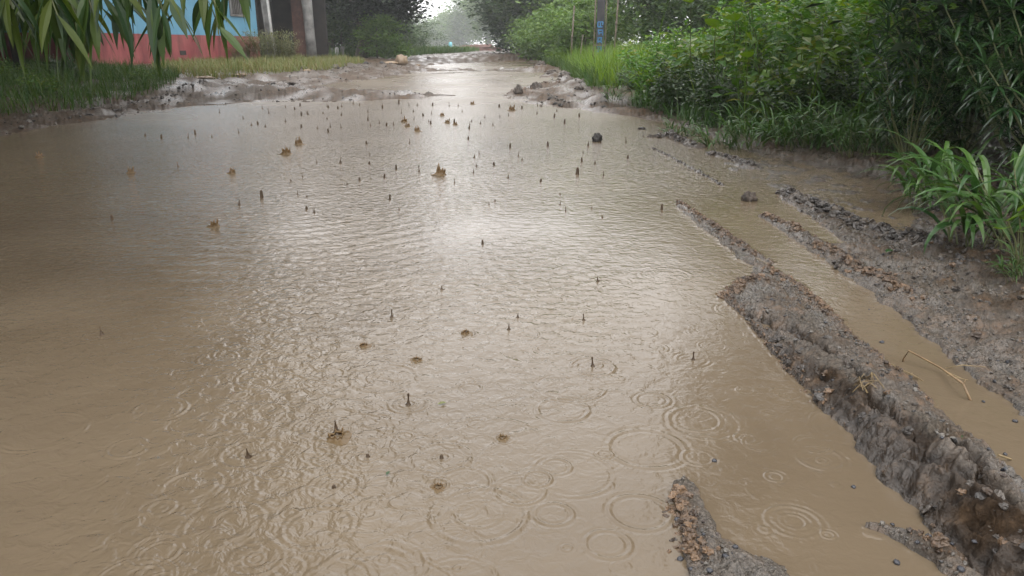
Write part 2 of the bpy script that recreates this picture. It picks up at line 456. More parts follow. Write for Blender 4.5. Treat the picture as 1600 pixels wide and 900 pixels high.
main_w = G([(-900, 330), (-300, 262), (0, 213), (80, 197), (180, 184), (270, 170), (330, 160), (400, 159), (480, 159), (560, 158), (640, 155),
            (690, 149), (690, 140), (790, 140), (797, 155), (850, 166), (920, 172), (1000, 183), (1090, 203), (1180, 240), (1300, 285), (1230, 300),
            (1214, 306), (1250, 330), (1300, 362), (1325, 384), (1290, 384), (1240, 362), (1192, 340), (1240, 374), (1290, 407), (1330, 436), (1390, 480), (1440, 522),
            (1520, 592), (1600, 652), (1720, 750), (1850, 900), (1900, 1100)])
MR = [(1062, 318), (1110, 352), (1165, 386), (1240, 430), (1310, 487), (1400, 560), (1500, 640), (1600, 715), (1720, 830), (1850, 1100)]
mR = np.vstack([P(a, b, z_)[:2] for (a, b), z_ in zip(MR, (0.005, 0.012, 0.02, 0.028, 0.034, 0.04, 0.045, 0.05, 0.05, 0.05))])
main_w = np.vstack([main_w, mR[::-1], G([(1062, 326), (1105, 362), (1150, 398), (1180, 426), (1152, 445), (1133, 466), (1170, 504), (1230, 578), (1290, 643), (1340, 703),
            (1400, 772), (1480, 842), (1530, 905), (1640, 1010), (1760, 1150), (-900, 1150)])])
upper_w = G([(470, 138), (510, 132), (560, 127), (620, 118), (660, 112), (700, 111), (760, 110), (850, 113), (862, 122), (850, 131), (800, 139), (795, 150), (690, 150), (640, 146), (560, 143)])
far_w = G([(655, 106), (680, 101), (720, 99), (790, 96), (820, 96), (836, 100), (838, 108), (760, 109), (700, 109)])
shoal1 = G([(1044, 764), (1056, 800), (1066, 842), (1080, 885), (1100, 950), (1250, 950), (1222, 897), (1172, 878), (1128, 852), (1108, 815), (1098, 782), (1074, 757)])
shoal2 = G([(1352, 830), (1385, 832), (1430, 842), (1448, 858), (1480, 860), (1540, 915), (1490, 915), (1450, 880), (1400, 848)])

wx = X + 0.02 * noise(X * 9, Y * 9, 31) + 0.008 * noise(X * 40, Y * 40, 32) + 0.05 * sst(4, 10, RR) * noise(X * 1.7, Y * 1.7, 33)
wy = Y + 0.02 * noise(X * 9, Y * 9, 41) + 0.008 * noise(X * 40, Y * 40, 42) + 0.30 * sst(6, 14, RR) * noise(X * 1.3, Y * 1.3, 43)
near = RR < 12
sd = sdist(wx, wy, main_w)
sd = np.minimum(sd, sdist(wx, wy, upper_w)); sd = np.minimum(sd, sdist(wx, wy, far_w))
for s_ in (shoal1, shoal2):
    v = np.full(X.shape, 9.0); v[near] = sdist(wx[near], wy[near], s_)
    sd = np.maximum(sd, -v)
# height of bare ground
lum, lid = worley(X * 34, Y * 34, 3)
lum2, _ = worley(X * 75, Y * 75, 5)
clump = np.sqrt(np.clip(1 - lum * lum * 1.3, 0, 1)); clump2 = np.sqrt(np.clip(1 - lum2 * lum2 * 1.3, 0, 1))
n1 = fbm(X * 6, Y * 6, 5, 2); n2 = fbm(X * 30, Y * 30, 4, 4); n3 = fbm(X * 1.2, Y * 1.2, 3, 6); n4 = noise(X * 120, Y * 120, 9)
Z = np.where(sd < 0, np.maximum(-0.10, sd * 0.45), np.minimum(0.012 + 0.085 * sd, 0.20 + 0.01 * sd))
Z = np.minimum(Z, 0.32)
land = sst(-0.01, 0.06, sd)
Z += land * (0.016 * n1 + 0.012 * n2 + 0.010 * (clump - 0.6) * np.clip(0.5 + 1.5 * n1, 0, 1.5) + 0.004 * n4)
farn = sst(6, 12, RR)
Z += land * farn * (0.05 * n3 - 0.012 + 0.03 * noise(X * 3.1, Y * 2.3, 62) + 0.02 * noise(X * 7, Y * 5, 63))
brown = 0.30 + 0.25 * n3 + 0.2 * n1 + 0.25 * sst(6, 12, RR)
dark_tone = np.zeros(X.shape)
# shallow dark wet flat under the bushes on the right
flat = np.zeros(X.shape); flat[near] = sst(0.25, -0.05, sdist(X[near], Y[near], G([(1120, 238), (1220, 250), (1400, 285), (1440, 330), (1400, 372), (1330, 345), (1240, 300), (1180, 285), (1130, 262)])))
Z = Z * (1 - flat) + flat * (-0.002 + 0.010 * n1 + 0.006 * n2)
dark_tone = np.maximum(dark_tone, 0.55 * flat)  # dark bush reflection on the flat painted in as a darker tone
# the wheel mound between puddle and rut
mL = G([(1062, 322), (1105, 360), (1150, 397), (1180, 426), (1152, 445), (1133, 466), (1170, 503), (1230, 578), (1290, 643), (1340, 703), (1400, 772), (1480, 842), (1530, 905), (1640, 1010), (1760, 1150)])
mpoly = np.vstack([mL, mR[::-1]])
nb = RR < 4.2
xs, ys = wx[nb], wy[nb]
ins = inside(xs, ys, mpoly)
dl, dr = pdist(xs, ys, mL), pdist(xs, ys, mR)
Hm = np.interp(ys, [0.8, 1.2, 1.7, 2.2, 2.7, 3.3], [0.092, 0.084, 0.058, 0.037, 0.024, 0.010])
n1b, n2b = n1[nb], n2[nb]
zm = Hm * (0.35 * sst(0, 0.03, dl) + 0.65 * sst(0.015, 0.10, dl + 0.02 * n1b)) * (0.25 * sst(-0.005, 0.02, dr) + 0.75 * sst(0.0, 0.15, dr))
zm = zm * (1 + 0.15 * n1b) + 0.007 * n2b * sst(0, .03, dl) + 0.004 * n4[nb] + ins * sst(0, .03, dl) * (0.006 * noise(xs * 55, ys * 55, 15) + 0.005 * np.abs(noise(xs * 26, ys * 26, 16)))
fw = np.interp(ys, [1.15, 1.5, 2.0, 2.6], [0.14, 0.095, 0.05, 0.025])
face = ins * sst(1.0, 0.55, (dl + 0.03 * n1b) / fw) * sst(2.75, 1.9, ys)  # darker tone on the steep left face, widest at the near end
zb, cb, bb = Z[nb], dark_tone[nb], brown[nb]
zb = np.where(ins, np.maximum(zm, 0.004), zb)
bb = np.where(ins, 0.22 + 0.35 * n1b, bb)
cb = np.where(ins, np.clip(face * 1.0, 0, 1), cb)
def groove(pts, z, w, depth):
    global zb, cb
    d = pdist(xs + 0.02 * n1b, ys + 0.02 * n1b, G(pts, z))
    g = np.exp(-(d / w) ** 2) * ins
    zb -= depth * g * np.clip(0.75 + 0.9 * n1b, 0.1, 1.3); cb = np.maximum(cb, np.clip(1.3 * g, 0, 1))  # crevice shade painted in as a darker tone
groove([(1195, 470), (1245, 500), (1300, 530), (1330, 552), (1345, 580)], 0.07, 0.014, 0.035)
groove([(1370, 600), (1420, 645), (1455, 690), (1500, 715), (1560, 755), (1640, 815)], 0.085, 0.020, 0.065)
groove([(1150, 480), (1200, 530), (1245, 560)], 0.04, 0.012, 0.02)
groove([(1480, 640), (1540, 690), (1600, 735)], 0.12, 0.010, 0.03)
zb += ins * face * 0.022 * (clump[nb] - 0.5)
Z[nb], dark_tone[nb], brown[nb] = zb, cb, bb
# clod ridges thrown up by wheels
RIDGES = []
def ridge(pts, w, h, br=0.5, broken=0.4, cl=0.0, z=0.0, crumbs=0):
    p = G(pts, z)
    m = (X > p[:, 0].min() - 5 * w) & (X < p[:, 0].max() + 5 * w) & (Y > p[:, 1].min() - 6 * w) & (Y < p[:, 1].max() + 6 * w)
    if not m.any(): return
    x, y = X[m], Y[m]
    k = 0.03 / w
    nn = noise(x * 16 * k, y * 16 * k, 51)
    d = pdist(x + 0.6 * w * noise(x * 14 * k, y * 14 * k, 52), y + 0.6 * w * noise(x * 14 * k, y * 14 * k, 53), p)
    lumps = 0.55 + 0.45 * noise(x * 30 * k, y * 30 * k, 55) + 0.3 * noise(x * 64 * k, y * 64 * k, 57)
    g = np.exp(-(d / w) ** 2)
    hh = h * g * np.clip(1 - broken + 1.2 * broken * (nn + 0.4), 0, 1.5) * lumps
    Z[m] = np.maximum(Z[m] + hh * 0.85, np.where(g > 0.35, hh - 0.004, -9))
    brown[m] = np.maximum(brown[m] * (1 - g), 0) + br * g
    dark_tone[m] = dark_tone[m] * (1 - g) + cl * g
    RIDGES.append((p, w, h, br, crumbs))
ridge([(1062, 318), (1110, 350), (1165, 388), (1200, 410)], 0.026, 0.030, 0.95, crumbs=240)
ridge([(1200, 410), (1245, 432), (1310, 487)], 0.022, 0.026, 0.95, z=0.03, crumbs=260)
ridge([(1310, 487), (1400, 560), (1460, 605)], 0.016, 0.02, 0.9, z=0.045, crumbs=200)
ridge([(1133, 466), (1165, 440), (1195, 450)], 0.03, 0.02, 0.7, cl=0.4, crumbs=110)
ridge([(1133, 466), (1170, 504), (1230, 578), (1290, 643)], 0.012, 0.012, 0.6, cl=0.6, crumbs=220)
ridge([(1195, 338), (1240, 358), (1290, 393), (1330, 420)], 0.034, 0.034, 0.55, cl=0.3, crumbs=240)
ridge([(1330, 420), (1370, 440), (1430, 480)], 0.03, 0.018, 0.6, crumbs=120)
ridge([(1228, 303), (1290, 328), (1340, 352), (1400, 372), (1450, 398), (1500, 430)], 0.055, 0.05, 0.15, cl=0.55, crumbs=420)
ridge([(1022, 214), (1050, 214), (1090, 230)], 0.07, 0.07, 0.2, cl=0.5, broken=0.2, crumbs=140)
ridge([(1110, 240), (1150, 250), (1180, 262)], 0.05, 0.035, 0.3, cl=0.5, crumbs=60)
ridge([(1020, 231), (1050, 246), (1080, 263), (1132, 291)], 0.020, 0.028, 0.25, cl=0.6, broken=0.75, crumbs=70)
ridge([(803, 150), (812, 141), (822, 150)], 0.14, 0.09, 0.8, broken=0.3, crumbs=40)
ridge([(832, 141), (850, 133), (862, 136), (880, 132)], 0.18, 0.10, 0.8, broken=0.4, crumbs=60)
ridge([(838, 112), (850, 106), (866, 104)], 0.40, 0.16, 0.9, broken=0.4, crumbs=60)
ridge([(858, 120), (880, 112), (905, 122)], 0.30, 0.12, 0.7, broken=0.4, crumbs=70)
ridge([(880, 130), (905, 140), (925, 155), (950, 172)], 0.25, 0.10, 0.4, cl=0.3, broken=0.6, crumbs=90)
ridge([(855, 155), (875, 163), (890, 168)], 0.06, 0.05, 0.3, cl=0.5, broken=0.8, crumbs=20)
ridge([(330, 162), (360, 157), (420, 146), (470, 139)], 0.30, 0.05, 0.3, broken=0.5)
ridge([(470, 141), (560, 140), (640, 147), (690, 149)], 0.25, 0.035, 0.2, broken=0.4)
ridge([(680, 115), (720, 113), (760, 110), (830, 113)], 0.30, 0.03, 0.4, broken=0.6)
ridge([(420, 128), (480, 124), (520, 119), (570, 112), (640, 104)], 0.5, 0.12, 0.25, broken=0.6, crumbs=260)
ridge([(0, 200), (120, 188), (220, 170), (320, 145)], 0.20, 0.05, 0.4, broken=0.5, crumbs=260)
ridge([(1452, 862), (1470, 872)], 0.02, 0.025, 0.8, broken=0.1, crumbs=25)
ridge([(1052, 775), (1062, 815), (1075, 850), (1095, 890)], 0.022, 0.004, 0.5, broken=0.3, crumbs=160)
ridge([(1360, 832), (1400, 838), (1445, 858)], 0.014, 0.006, 0.5, broken=0.5, crumbs=40)
# gravelly shoals stay low
Z += sst(0.0, 0.02, sd) * sst(2.0, 1.6, RR) * 0.004 * clump2
Z = np.where((sd > 0.6) & (RR > 30), np.minimum(Z, 0.3), Z)
wet = np.clip(0.48 + 0.9 * noise(X * 5, Y * 5, 71) + 0.3 * noise(X * 17, Y * 17, 73) + 0.6 * sst(0.05, 0.0, Z) - 0.3 * sst(0.06, 0.14, Z) * sst(4.5, 3.5, RR), 0, 1)
dark_tone = np.maximum(dark_tone, 0.6 * sst(0.45, 0.9, X - 0.12 * (Y - 2)) * sst(0.05, 0.5, sd) * sst(6, 4, RR) * np.clip(0.6 + n1, 0, 1))  # shade under the right bank's plants painted in as a darker tone
wet = wet * (1 - sst(5, 9, RR)) + sst(5, 9, RR) * np.clip(0.10 + 1.3 * noise(X * 2.5, Y * 1.2, 72), 0, 0.85)
brown = np.clip(brown, 0, 1); dark_tone = np.clip(dark_tone, 0, 1)

# puddle surface: raindrop rings, crossing wavelets, a meniscus along the bank
W = np.zeros(X.shape)
calm = sst(-0.35, 0.45, noise(X * 0.9 + 3, Y * 0.9, 81))
rough_amp = (0.45 + 0.55 * calm) * sst(9, 5, RR)
agit = 0.18 + 0.82 * np.clip(0.75 + 0.9 * noise(X * 1.3 + 7, Y * 1.0, 96), 0, 1.2) * np.exp(-((X + 0.42 + 0.05 * Y) / (0.42 + 0.20 * Y)) ** 2)
agit = np.clip(agit * (0.35 + 0.65 * sst(-0.05, -0.45, sd)), 0.20, 1)
agit = agit + (1 - agit) * sst(3.5, 6, RR) * 0.8
W += agit * rough_amp * (0.0012 * noise(X * 17 + 0.4 * noise(X * 6, Y * 6, 3), Y * 21, 82) + 0.00035 * noise(X * 44, Y * 50, 83) + 0.0018 * noise(X * 6, Y * 9, 84))
def ring(cx, cy, rad, amp=0.0010, lam=0.013, n=2.2, jagged=1.1):
    rr_, tt_ = math.hypot(cx, cy), math.atan2(cx, cy)
    ext = rad + lam * n * 1.6
    i0, i1 = np.searchsorted(rows, rr_ - ext), np.searchsorted(rows, rr_ + ext)
    da = ext / max(rr_, 0.3)
    j0, j1 = np.searchsorted(th, tt_ - da), np.searchsorted(th, tt_ + da)
    if i1 <= i0 or j1 <= j0: return
    x, y = X[i0:i1, j0:j1], Y[i0:i1, j0:j1]
    d = np.hypot(x - cx, y - cy) - rad
    s = lam * n * 0.55
    jag = np.clip(0.75 + jagged * noise(x * 14 + rad * 90, y * 14, int(abs(cx) * 1000) % 97) + 0.25 * noise(x * 45, y * 45, 12), 0.25, 1.5)
    d = d + 0.0012 * noise(x * 18, y * 18, 14)
    W[i0:i1, j0:j1] += amp * jag * np.exp(-(d / s) ** 2) * np.cos(2 * np.pi * d / lam)
def ringpx(px, py, rpx, amp=0.0010, lam=None):
    c = P(px, py); rad = rpx / F * (c[1] * CP + H * SP)
    amp *= 0.6 if px > 1040 else 1.0
    ring(c[0], c[1], rad, amp, lam or max(0.010, min(0.022, 0.010 + rad * 0.12)), 1.4, 0.9)
for a in [(748, 803, 74), (748, 803, 36, .0006), (575, 713, 45), (575, 713, 15), (522, 760, 40), (522, 760, 9), (510, 790, 11), (690, 715, 45), (690, 715, 12), (683, 757, 17),
          (400, 873, 42), (400, 873, 13), (1240, 815, 42), (1240, 815, 19), (600, 590, 52), (600, 590, 25), (735, 606, 17), (733, 594, 10), (637, 631, 30), (637, 631, 12), (525, 670, 36),
          (525, 670, 14), (745, 662, 14), (632, 682, 14), (610, 675, 7), (493, 708, 18), (840, 748, 22), (865, 803, 30), (950, 850, 36), (1085, 655, 40), (1100, 660, 56), (1090, 715, 24),
          (1165, 685, 16), (1210, 745, 14), (390, 708, 45), (390, 708, 14), (290, 665, 22), (1020, 625, 26), (570, 905, 82), (1000, 800, 48), (930, 575, 30), (790, 685, 16), (512, 585, 26), (1228, 615, 22),
          (1200, 645, 10), (925, 570, 16), (410, 590, 40), (660, 565, 14), (1225, 620, 9), (1285, 720, 8), (860, 545, 22), (1040, 430, 40), (960, 440, 25), (700, 520, 35), (570, 495, 20), (610, 495, 25),
          (1010, 700, 60), (880, 640, 40), (1165, 610, 14), (470, 520, 40), (340, 560, 30), (440, 470, 35), (250, 640, 40), (300, 760, 45), (200, 700, 30), (350, 820, 60), (240, 860, 40), (612, 496, 22), (809, 496, 16), (795, 515, 24), (926, 572, 34), (159, 523, 26), (1083, 562, 26), (912, 500, 20), (934, 440, 16), (568, 541, 18), (652, 563, 20), (727, 521, 18), (690, 452, 12), (740, 246, 14), (810, 244, 14), (532, 255, 16), (902, 273, 18), (491, 332, 20), (609, 312, 16), (884, 330, 16), (943, 275, 14), (689, 274, 20), (754, 381, 14), (448, 242, 16), (640, 224, 12)]:
    ringpx(*a)
for k in range(330):
    rr_ = 0.95 * (7.5 / 0.95) ** rng.random(); tt_ = R(rng.uniform(-36, 26))
    cx, cy = rr_ * math.sin(tt_), rr_ * math.cos(tt_)
    rad = rng.choice([0.006, 0.012, 0.02, 0.03, 0.045, 0.07]) * rng.uniform(0.7, 1.3)
    ring(cx, cy, rad, rng.uniform(0.0002, 0.0008), rng.uniform(0.009, 0.017), 1.5)
# broad swells that cross the middle of the puddle
c0 = P(420, 330)
dd = np.hypot((X - c0[0]), (Y - c0[1] - 0.2))
W += 0.0011 * np.cos(2 * np.pi * dd / 0.11 + 3.5 * noise(X * 1.7, Y * 1.7, 91)) * np.exp(-((Y - 3.0) / 0.75) ** 2) * np.exp(-((X + 0.45) / 0.9) ** 2)
dep = W - Z
W += 0.0022 * np.exp(-np.clip(dep, 0, 1) / 0.006) * sst(6, 3, RR)

def grid_mesh(name, Zv, keep, mat, attrs=None, dx=None, dy=None):
    k = keep[:-1, :-1] | keep[1:, :-1] | keep[:-1, 1:] | keep[1:, 1:]
    idx = np.arange(NR * NC).reshape(NR, NC)
    Q = np.stack([idx[:-1, :-1], idx[:-1, 1:], idx[1:, 1:], idx[1:, :-1]], -1)[k]
    used = np.zeros(NR * NC, bool); used[Q.ravel()] = True
    new = np.cumsum(used) - 1
    xx = X if dx is None else X + dx; yy = Y if dy is None else Y + dy
    V = np.stack([xx, yy, Zv], -1).reshape(-1, 3)[used]
    at_ = {n: a.ravel()[used] for n, a in (attrs or {}).items()}
    return mk(name, V, new[Q], mat, None, True, at_)
ov = sst(0.02, 0.06, Z) * sst(5, 3.5, RR)
DX, DY = 0.010 * ov * noise(X * 28, Y * 28, 101), 0.010 * ov * noise(X * 28, Y * 28, 102)
tag(grid_mesh("mud_ground", Z, Z > -0.03, M["mud"], dict(brown=brown, dark_tone=dark_tone, wet=wet), DX, DY), "wet grey and brown mud road verge", "ground", kind="structure")
tag(grid_mesh("puddle_water", W, (Z < 0.03) & (RR < 75), M["water"], dict(chop=0.04 + 0.30 * sst(2.5, 13, RR) * (0.75 + 0.4 * noise(X * 0.8, Y * 0.5, 95)), agit=agit)), "brown rain puddle covering the road", "water", kind="structure")
M["soil"] = simple("soil", (0.05, 0.06, 0.03), (0.10, 0.10, 0.05), 0.8, 0.8)
tag(MB().box(-240, 240, -60, 300, -0.6, -0.3).build("ground", M["soil"]), "earth reaching to the horizon", "ground", kind="structure")

ZF = Z
def gz(x, y):                                             # ground height at a place
    r_, t_ = math.hypot(x, y), math.atan2(x, y)
    i, j = min(np.searchsorted(rows, r_), NR - 1), min(np.searchsorted(th, t_), NC - 1)
    return float(ZF[i, j])

# crumbled mud along the ridges and grit on the mud: masses nobody could count
def crumb_mass(name, C, S, mat, label, nu=6, nv=5):
    N = len(C)
    ph, tt = np.arange(nu) * 2 * np.pi / nu, np.linspace(0, np.pi, nv)
    d = np.stack([np.outer(np.sin(tt), np.cos(ph)), np.outer(np.sin(tt), np.sin(ph)), np.outer(np.cos(tt), np.ones(nu))], -1).reshape(-1, 3)
    f = 1 + rng.uniform(-0.42, 0.42, (N, len(d)))
    f.reshape(N, nv, nu)[:, 0] = 1; f.reshape(N, nv, nu)[:, -1] = 1
    sc = S[:, None] * rng.uniform([0.7, 0.7, 0.5], [1.4, 1.4, 1.0], (N, 3))
    V = d[None] * f[..., None] * sc[:, None]
    a, b = rng.uniform(0, 6.28, N), rng.normal(0, 0.5, N)
    ca, sa, cb_, sb = np.cos(a)[:, None], np.sin(a)[:, None], np.cos(b)[:, None], np.sin(b)[:, None]
    x, y, z = V[..., 0], V[..., 1] * cb_ - V[..., 2] * sb, V[..., 1] * sb + V[..., 2] * cb_
    V = np.stack([x * ca - y * sa, x * sa + y * ca, z], -1) + C[:, None]
    q = np.array([(i * nu + j, (i + 1) * nu + j, (i + 1) * nu + (j + 1) % nu, i * nu + (j + 1) % nu) for i in range(nv - 1) for j in range(nu)])
    Q = (np.arange(N) * nu * nv)[:, None, None] + q[None]
    return tag(mk(name, V.reshape(-1, 3), Q.reshape(-1, 4), mat, None, False), label, "mud crumbs", kind="stuff")
def gza(x, y):
    i = np.clip(np.searchsorted(rows, np.hypot(x, y)), 0, NR - 1); j = np.clip(np.searchsorted(th, np.arctan2(x, y)), 0, NC - 1)
    return ZF[i, j]
bc, bs_, dc, ds_ = [], [], [], []
for (p, w, h, br, n) in RIDGES:
    if not n: continue
    n = int(n * (2.6 if w < 0.06 else 1.0))
    seg = np.linalg.norm(np.diff(p, axis=0), axis=1); cum = np.concatenate([[0], np.cumsum(seg)])
    t = rng.uniform(0, cum[-1], n)
    t = t[noise(t / w * 0.35, t * 0 + w * 100, 3) > -0.35]
    x, y = np.interp(t, cum, p[:, 0]), np.interp(t, cum, p[:, 1])
    x, y = x + rng.normal(0, 0.55 * w, len(t)), y + rng.normal(0, 0.55 * w, len(t))
    s_ = np.minimum(w, 0.075) * (0.06 + 0.34 * rng.random(len(t)) ** 3.5)
    z = np.maximum(gza(x, y), -0.004) + s_ * 0.05
    (bc if br > 0.45 else dc).append(np.column_stack([x, y, z])); (bs_ if br > 0.45 else ds_).append(s_)
# loose crumbs over the mound's cut face and the bare mud of the right bank
gp = rng.uniform([0.3, 0.85], [2.6, 4.3], (90000, 2)); zz = gza(gp[:, 0], gp[:, 1])
i_ = np.searchsorted(rows, np.hypot(gp[:, 0], gp[:, 1])); j_ = np.searchsorted(th, np.arctan2(gp[:, 0], gp[:, 1]))
cv = dark_tone[i_, j_]; nn_ = noise(gp[:, 0] * 9, gp[:, 1] * 9, 66)
k_ = (zz > 0.006) & (rng.random(len(gp)) < np.where(cv > 0.4, 0.24, 0.07) * np.clip(0.4 + 1.8 * nn_, 0.05, 1.4))
gp, zz, cv = gp[k_], zz[k_], cv[k_]
s_ = 0.0018 + 0.010 * rng.random(len(gp)) ** 4
dk = rng.random(len(gp)) < np.where(cv > 0.4, 0.75, 0.6)
cc_ = np.column_stack([gp, zz + s_ * 0.1])
dc.append(cc_[dk]); ds_.append(s_[dk]); bc.append(cc_[~dk]); bs_.append(s_[~dk])
crumb_mass("mud_crumbs", np.vstack(bc), np.concatenate(bs_), M["crumb_brown"], "crumbled brown mud along the wheel ridges", 8, 7)
crumb_mass("mud_crumbs", np.vstack(dc), np.concatenate(ds_), M["crumb_dark"], "crumbled dark mud along the banks", 8, 7)
gp = rng.uniform([0.25, 0.85], [3.2, 4.6], (110000, 2)); gzv = gza(gp[:, 0], gp[:, 1])
cvg = dark_tone[np.clip(np.searchsorted(rows, np.hypot(gp[:, 0], gp[:, 1])), 0, NR - 1), np.clip(np.searchsorted(th, np.arctan2(gp[:, 0], gp[:, 1])), 0, NC - 1)]
k_ = (gzv > 0.004) & (cvg < 0.35) & (rng.random(len(gp)) < np.clip(0.45 + 0.9 * noise(gp[:, 0] * 5, gp[:, 1] * 5, 61), 0.05, 1) * np.clip(2.2 / gp[:, 1], 0.3, 1)); gp, gzv = gp[k_], gzv[k_]
gs = 0.0013 + 0.0045 * rng.random(len(gp)) ** 4
crumb_mass("grit", np.column_stack([gp, gzv + gs * 0.3]), gs, M["grit"], "fine grit and gravel washed out on the grey mud", 5, 4)
gp = rng.uniform([-9.5, 7], [2, 26], (7000, 2)); gzv = gza(gp[:, 0], gp[:, 1])
k_ = (gzv > 0.004) & (gzv < 0.16); gp, gzv = gp[k_], gzv[k_]
gs = 0.006 + 0.018 * rng.random(len(gp)) ** 5
crumb_mass("grit", np.column_stack([gp, gzv + gs * 0.2]), gs, M["grit"], "gravel on the far mud bars", 5, 4)

# ---------------------------------------------------------------- grass: masses of fine blades
def grass(name, poly, n, hmin, hmax, w, mat, label, lean=0.5):
    b0, b1 = poly.min(0), poly.max(0)
    pts = np.zeros((0, 2))
    while len(pts) < n:
        c = rng.uniform(b0, b1, (n * 2, 2))
        c = c[inside(c[:, 0], c[:, 1], poly)]
        c = c[rng.random(len(c)) < 0.35 + 0.9 * np.clip(noise(c[:, 0] * 2.2, c[:, 1] * 2.2, 5) + 0.4, 0, 1)]
        pts = np.vstack([pts, c])
    pts = pts[:n]
    i = np.clip(np.searchsorted(rows, np.hypot(pts[:, 0], pts[:, 1])), 0, NR - 1); j = np.clip(np.searchsorted(th, np.arctan2(pts[:, 0], pts[:, 1])), 0, NC - 1)
    base = np.column_stack([pts, ZF[i, j] - 0.02])
    hh = rng.uniform(hmin, hmax, n) * np.clip(1 + 0.5 * noise(pts[:, 0] * 1.5, pts[:, 1] * 1.5, 8), 0.4, 1.6)
    V, Q = blades(base, rng.uniform(0, 2 * np.pi, n), R(90) - rng.uniform(0, lean, n), hh, w * rng.uniform(0.7, 1.3, n), rng.uniform(0.1, 1.3, n), 3, [0.8, 1, 0.6, 0.05])
    return tag(mk(name, V, Q, mat), label, "grass", kind="stuff")
grass("grass", G([(-500, 250), (-60, 192), (0, 184), (100, 175), (195, 161), (270, 146), (285, 134), (215, 124), (120, 118), (0, 112), (-500, 150)], 0.05), 26000, 0.16, 0.34, 0.010, M["grass_lush"], "dark lush grass along the left edge of the puddle", 0.95)
grass("grass", G([(240, 122), (300, 131), (420, 121), (500, 116), (572, 104), (560, 99), (470, 95), (340, 104), (240, 112)], 0.1), 16000, 0.10, 0.28, 0.016, M["grass_pale"], "short yellowing grass in front of the painted house")
grass("grass", np.array([(-13, 36), (-8.2, 36), (-5.5, 45), (-3.5, 62), (-3.2, 80), (-9, 80), (-14, 45)]), 16000, 0.25, 0.6, 0.03, M["grass_lush"], "low green grass bank under the left roadside tree")
grass("grass", np.array([(1.25, 12.6), (1.45, 18), (1.5, 24), (1.4, 32), (1.3, 42), (3.4, 45), (3.2, 30), (2.6, 20), (2.1, 12.6)]), 16000, 0.18, 0.42, 0.014, M["grass_lush"], "short green grass along the right road edge", 0.9)
grass("grass", np.array([(1.4, 12.6), (1.65, 18), (1.75, 24), (1.7, 30), (1.6, 38), (3, 45), (9, 45), (8, 30), (6, 18), (3.6, 12.3)]), 34000, 0.35, 0.80, 0.018, M["grass_yellow"], "tall bright yellow green grass on the right verge", 0.9)

grass("grass", np.array([(1.7, 11.5), (2.0, 8.6), (2.3, 6.4), (3.4, 6.2), (4.2, 8.5), (4.0, 12.5)]), 1100, 0.4, 1.15, 0.018, M["blade_mix"], "long grass blades growing up through the right thicket", 1.1)
grass("grass", np.array([(1.55, 10.8), (1.8, 8.6), (2.05, 6.6), (2.35, 5.6), (2.9, 5.4), (2.5, 8.0), (2.2, 11)]), 1500, 0.15, 0.42, 0.012, M["blade"], "tangled low grass along the foot of the thicket", 1.2)

# ---------------------------------------------------------------- bushes and trees
def crown_leaves(n, clumps, cr, ll, lw, K=2, droop=0.7, elm=(-0.5, 0.6)):
    ci = rng.integers(0, len(clumps), n)
    d = rng.normal(0, 1, (n, 3)); d /= np.linalg.norm(d, axis=1)[:, None]
    rad = np.abs(rng.normal(0, 1, n)) ** 0.7
    base = clumps[ci, :3] + d * (rad * cr)[:, None] * np.array([1, 1, 0.75])
    az = np.arctan2(d[:, 1], d[:, 0]) + rng.normal(0, 0.7, n)
    return blades(base, az, rng.uniform(elm[0], elm[1], n), ll * rng.uniform(0.6, 1.3, n), lw * rng.uniform(0.7, 1.25, n), rng.uniform(0, droop, n), K,
                  [0.12, 1.0, 0.05] if K == 2 else None, 0.25, rng.normal(0, 0.5, n))
def ell_clumps(m, c, r, hollow=0.45):
    d = rng.normal(0, 1, (m, 3)); d /= np.linalg.norm(d, axis=1)[:, None]
    rad = hollow + (1 - hollow) * rng.random(m) ** 0.7
    rad *= 0.85 + 0.3 * rng.random(m)
    return np.asarray(c) + d * rad[:, None] * np.asarray(r)
def weed_shrub(h, rad, n, ll, mat, nstem=14):
    """an upright leafy weed: stems fanning from the foot, leaves all along them"""
    root = empty("leafy_shrub", (0, 0, 0))
    mb = MB(); cl = []
    for k in range(nstem):
        a = rng.uniform(0, 2 * np.pi); out = rad * math.sqrt(rng.random()); hh = h * rng.uniform(0.55, 1.05) * (1 - 0.35 * out / rad)
        t = np.linspace(0, 1, 6)
        pts = np.column_stack([np.cos(a) * out * t ** 0.8, np.sin(a) * out * t ** 0.8, hh * t - 0.05])
        pts[:, :2] += rng.normal(0, 0.02 * h, (6, 2)) * t[:, None]
        mb.tube(pts, np.linspace(0.008, 0.002, 6) * h, 5)
        for q in np.linspace(0.12, 1, 9):
            i = q * 5; i0 = min(int(i), 4); cl.append(pts[i0] + (pts[i0 + 1] - pts[i0]) * (i - i0))
    mb.build("stem", M["stem"], root)
    V, Q = crown_leaves(n, np.array(cl), 0.16 * rad + 0.05, ll, ll * 0.5)
    mk("foliage", V, Q, mat, root)
    return root
def copy_tree(o, parent=None):
    c = o.copy(); COL.objects.link(c)
    if parent: c.parent = parent
    for ch in o.children: copy_tree(ch, c)
    return c
def put(o, x, y, rz=None, sc=1.0, dz=0.0, label=None, cat="shrub", group=None, sz=None):
    o.location = (x, y, gz(x, y) + dz); o.rotation_euler = (0, 0, rng.uniform(0, 6.28) if rz is None else rz)
    o.scale = (sc, sc, sz or sc)
    return tag(o, label, cat, group)
protos = [weed_shrub(1.35, 0.75, 4200, 0.085, M["weed"], 18), weed_shrub(1.0, 0.7, 4000, 0.07, M["weed_dark"], 18), weed_shrub(1.7, 0.95, 5200, 0.095, M["weed"], 22), weed_shrub(1.25, 0.8, 1300, 0.15, M["weed_big"], 14)]
used = set()
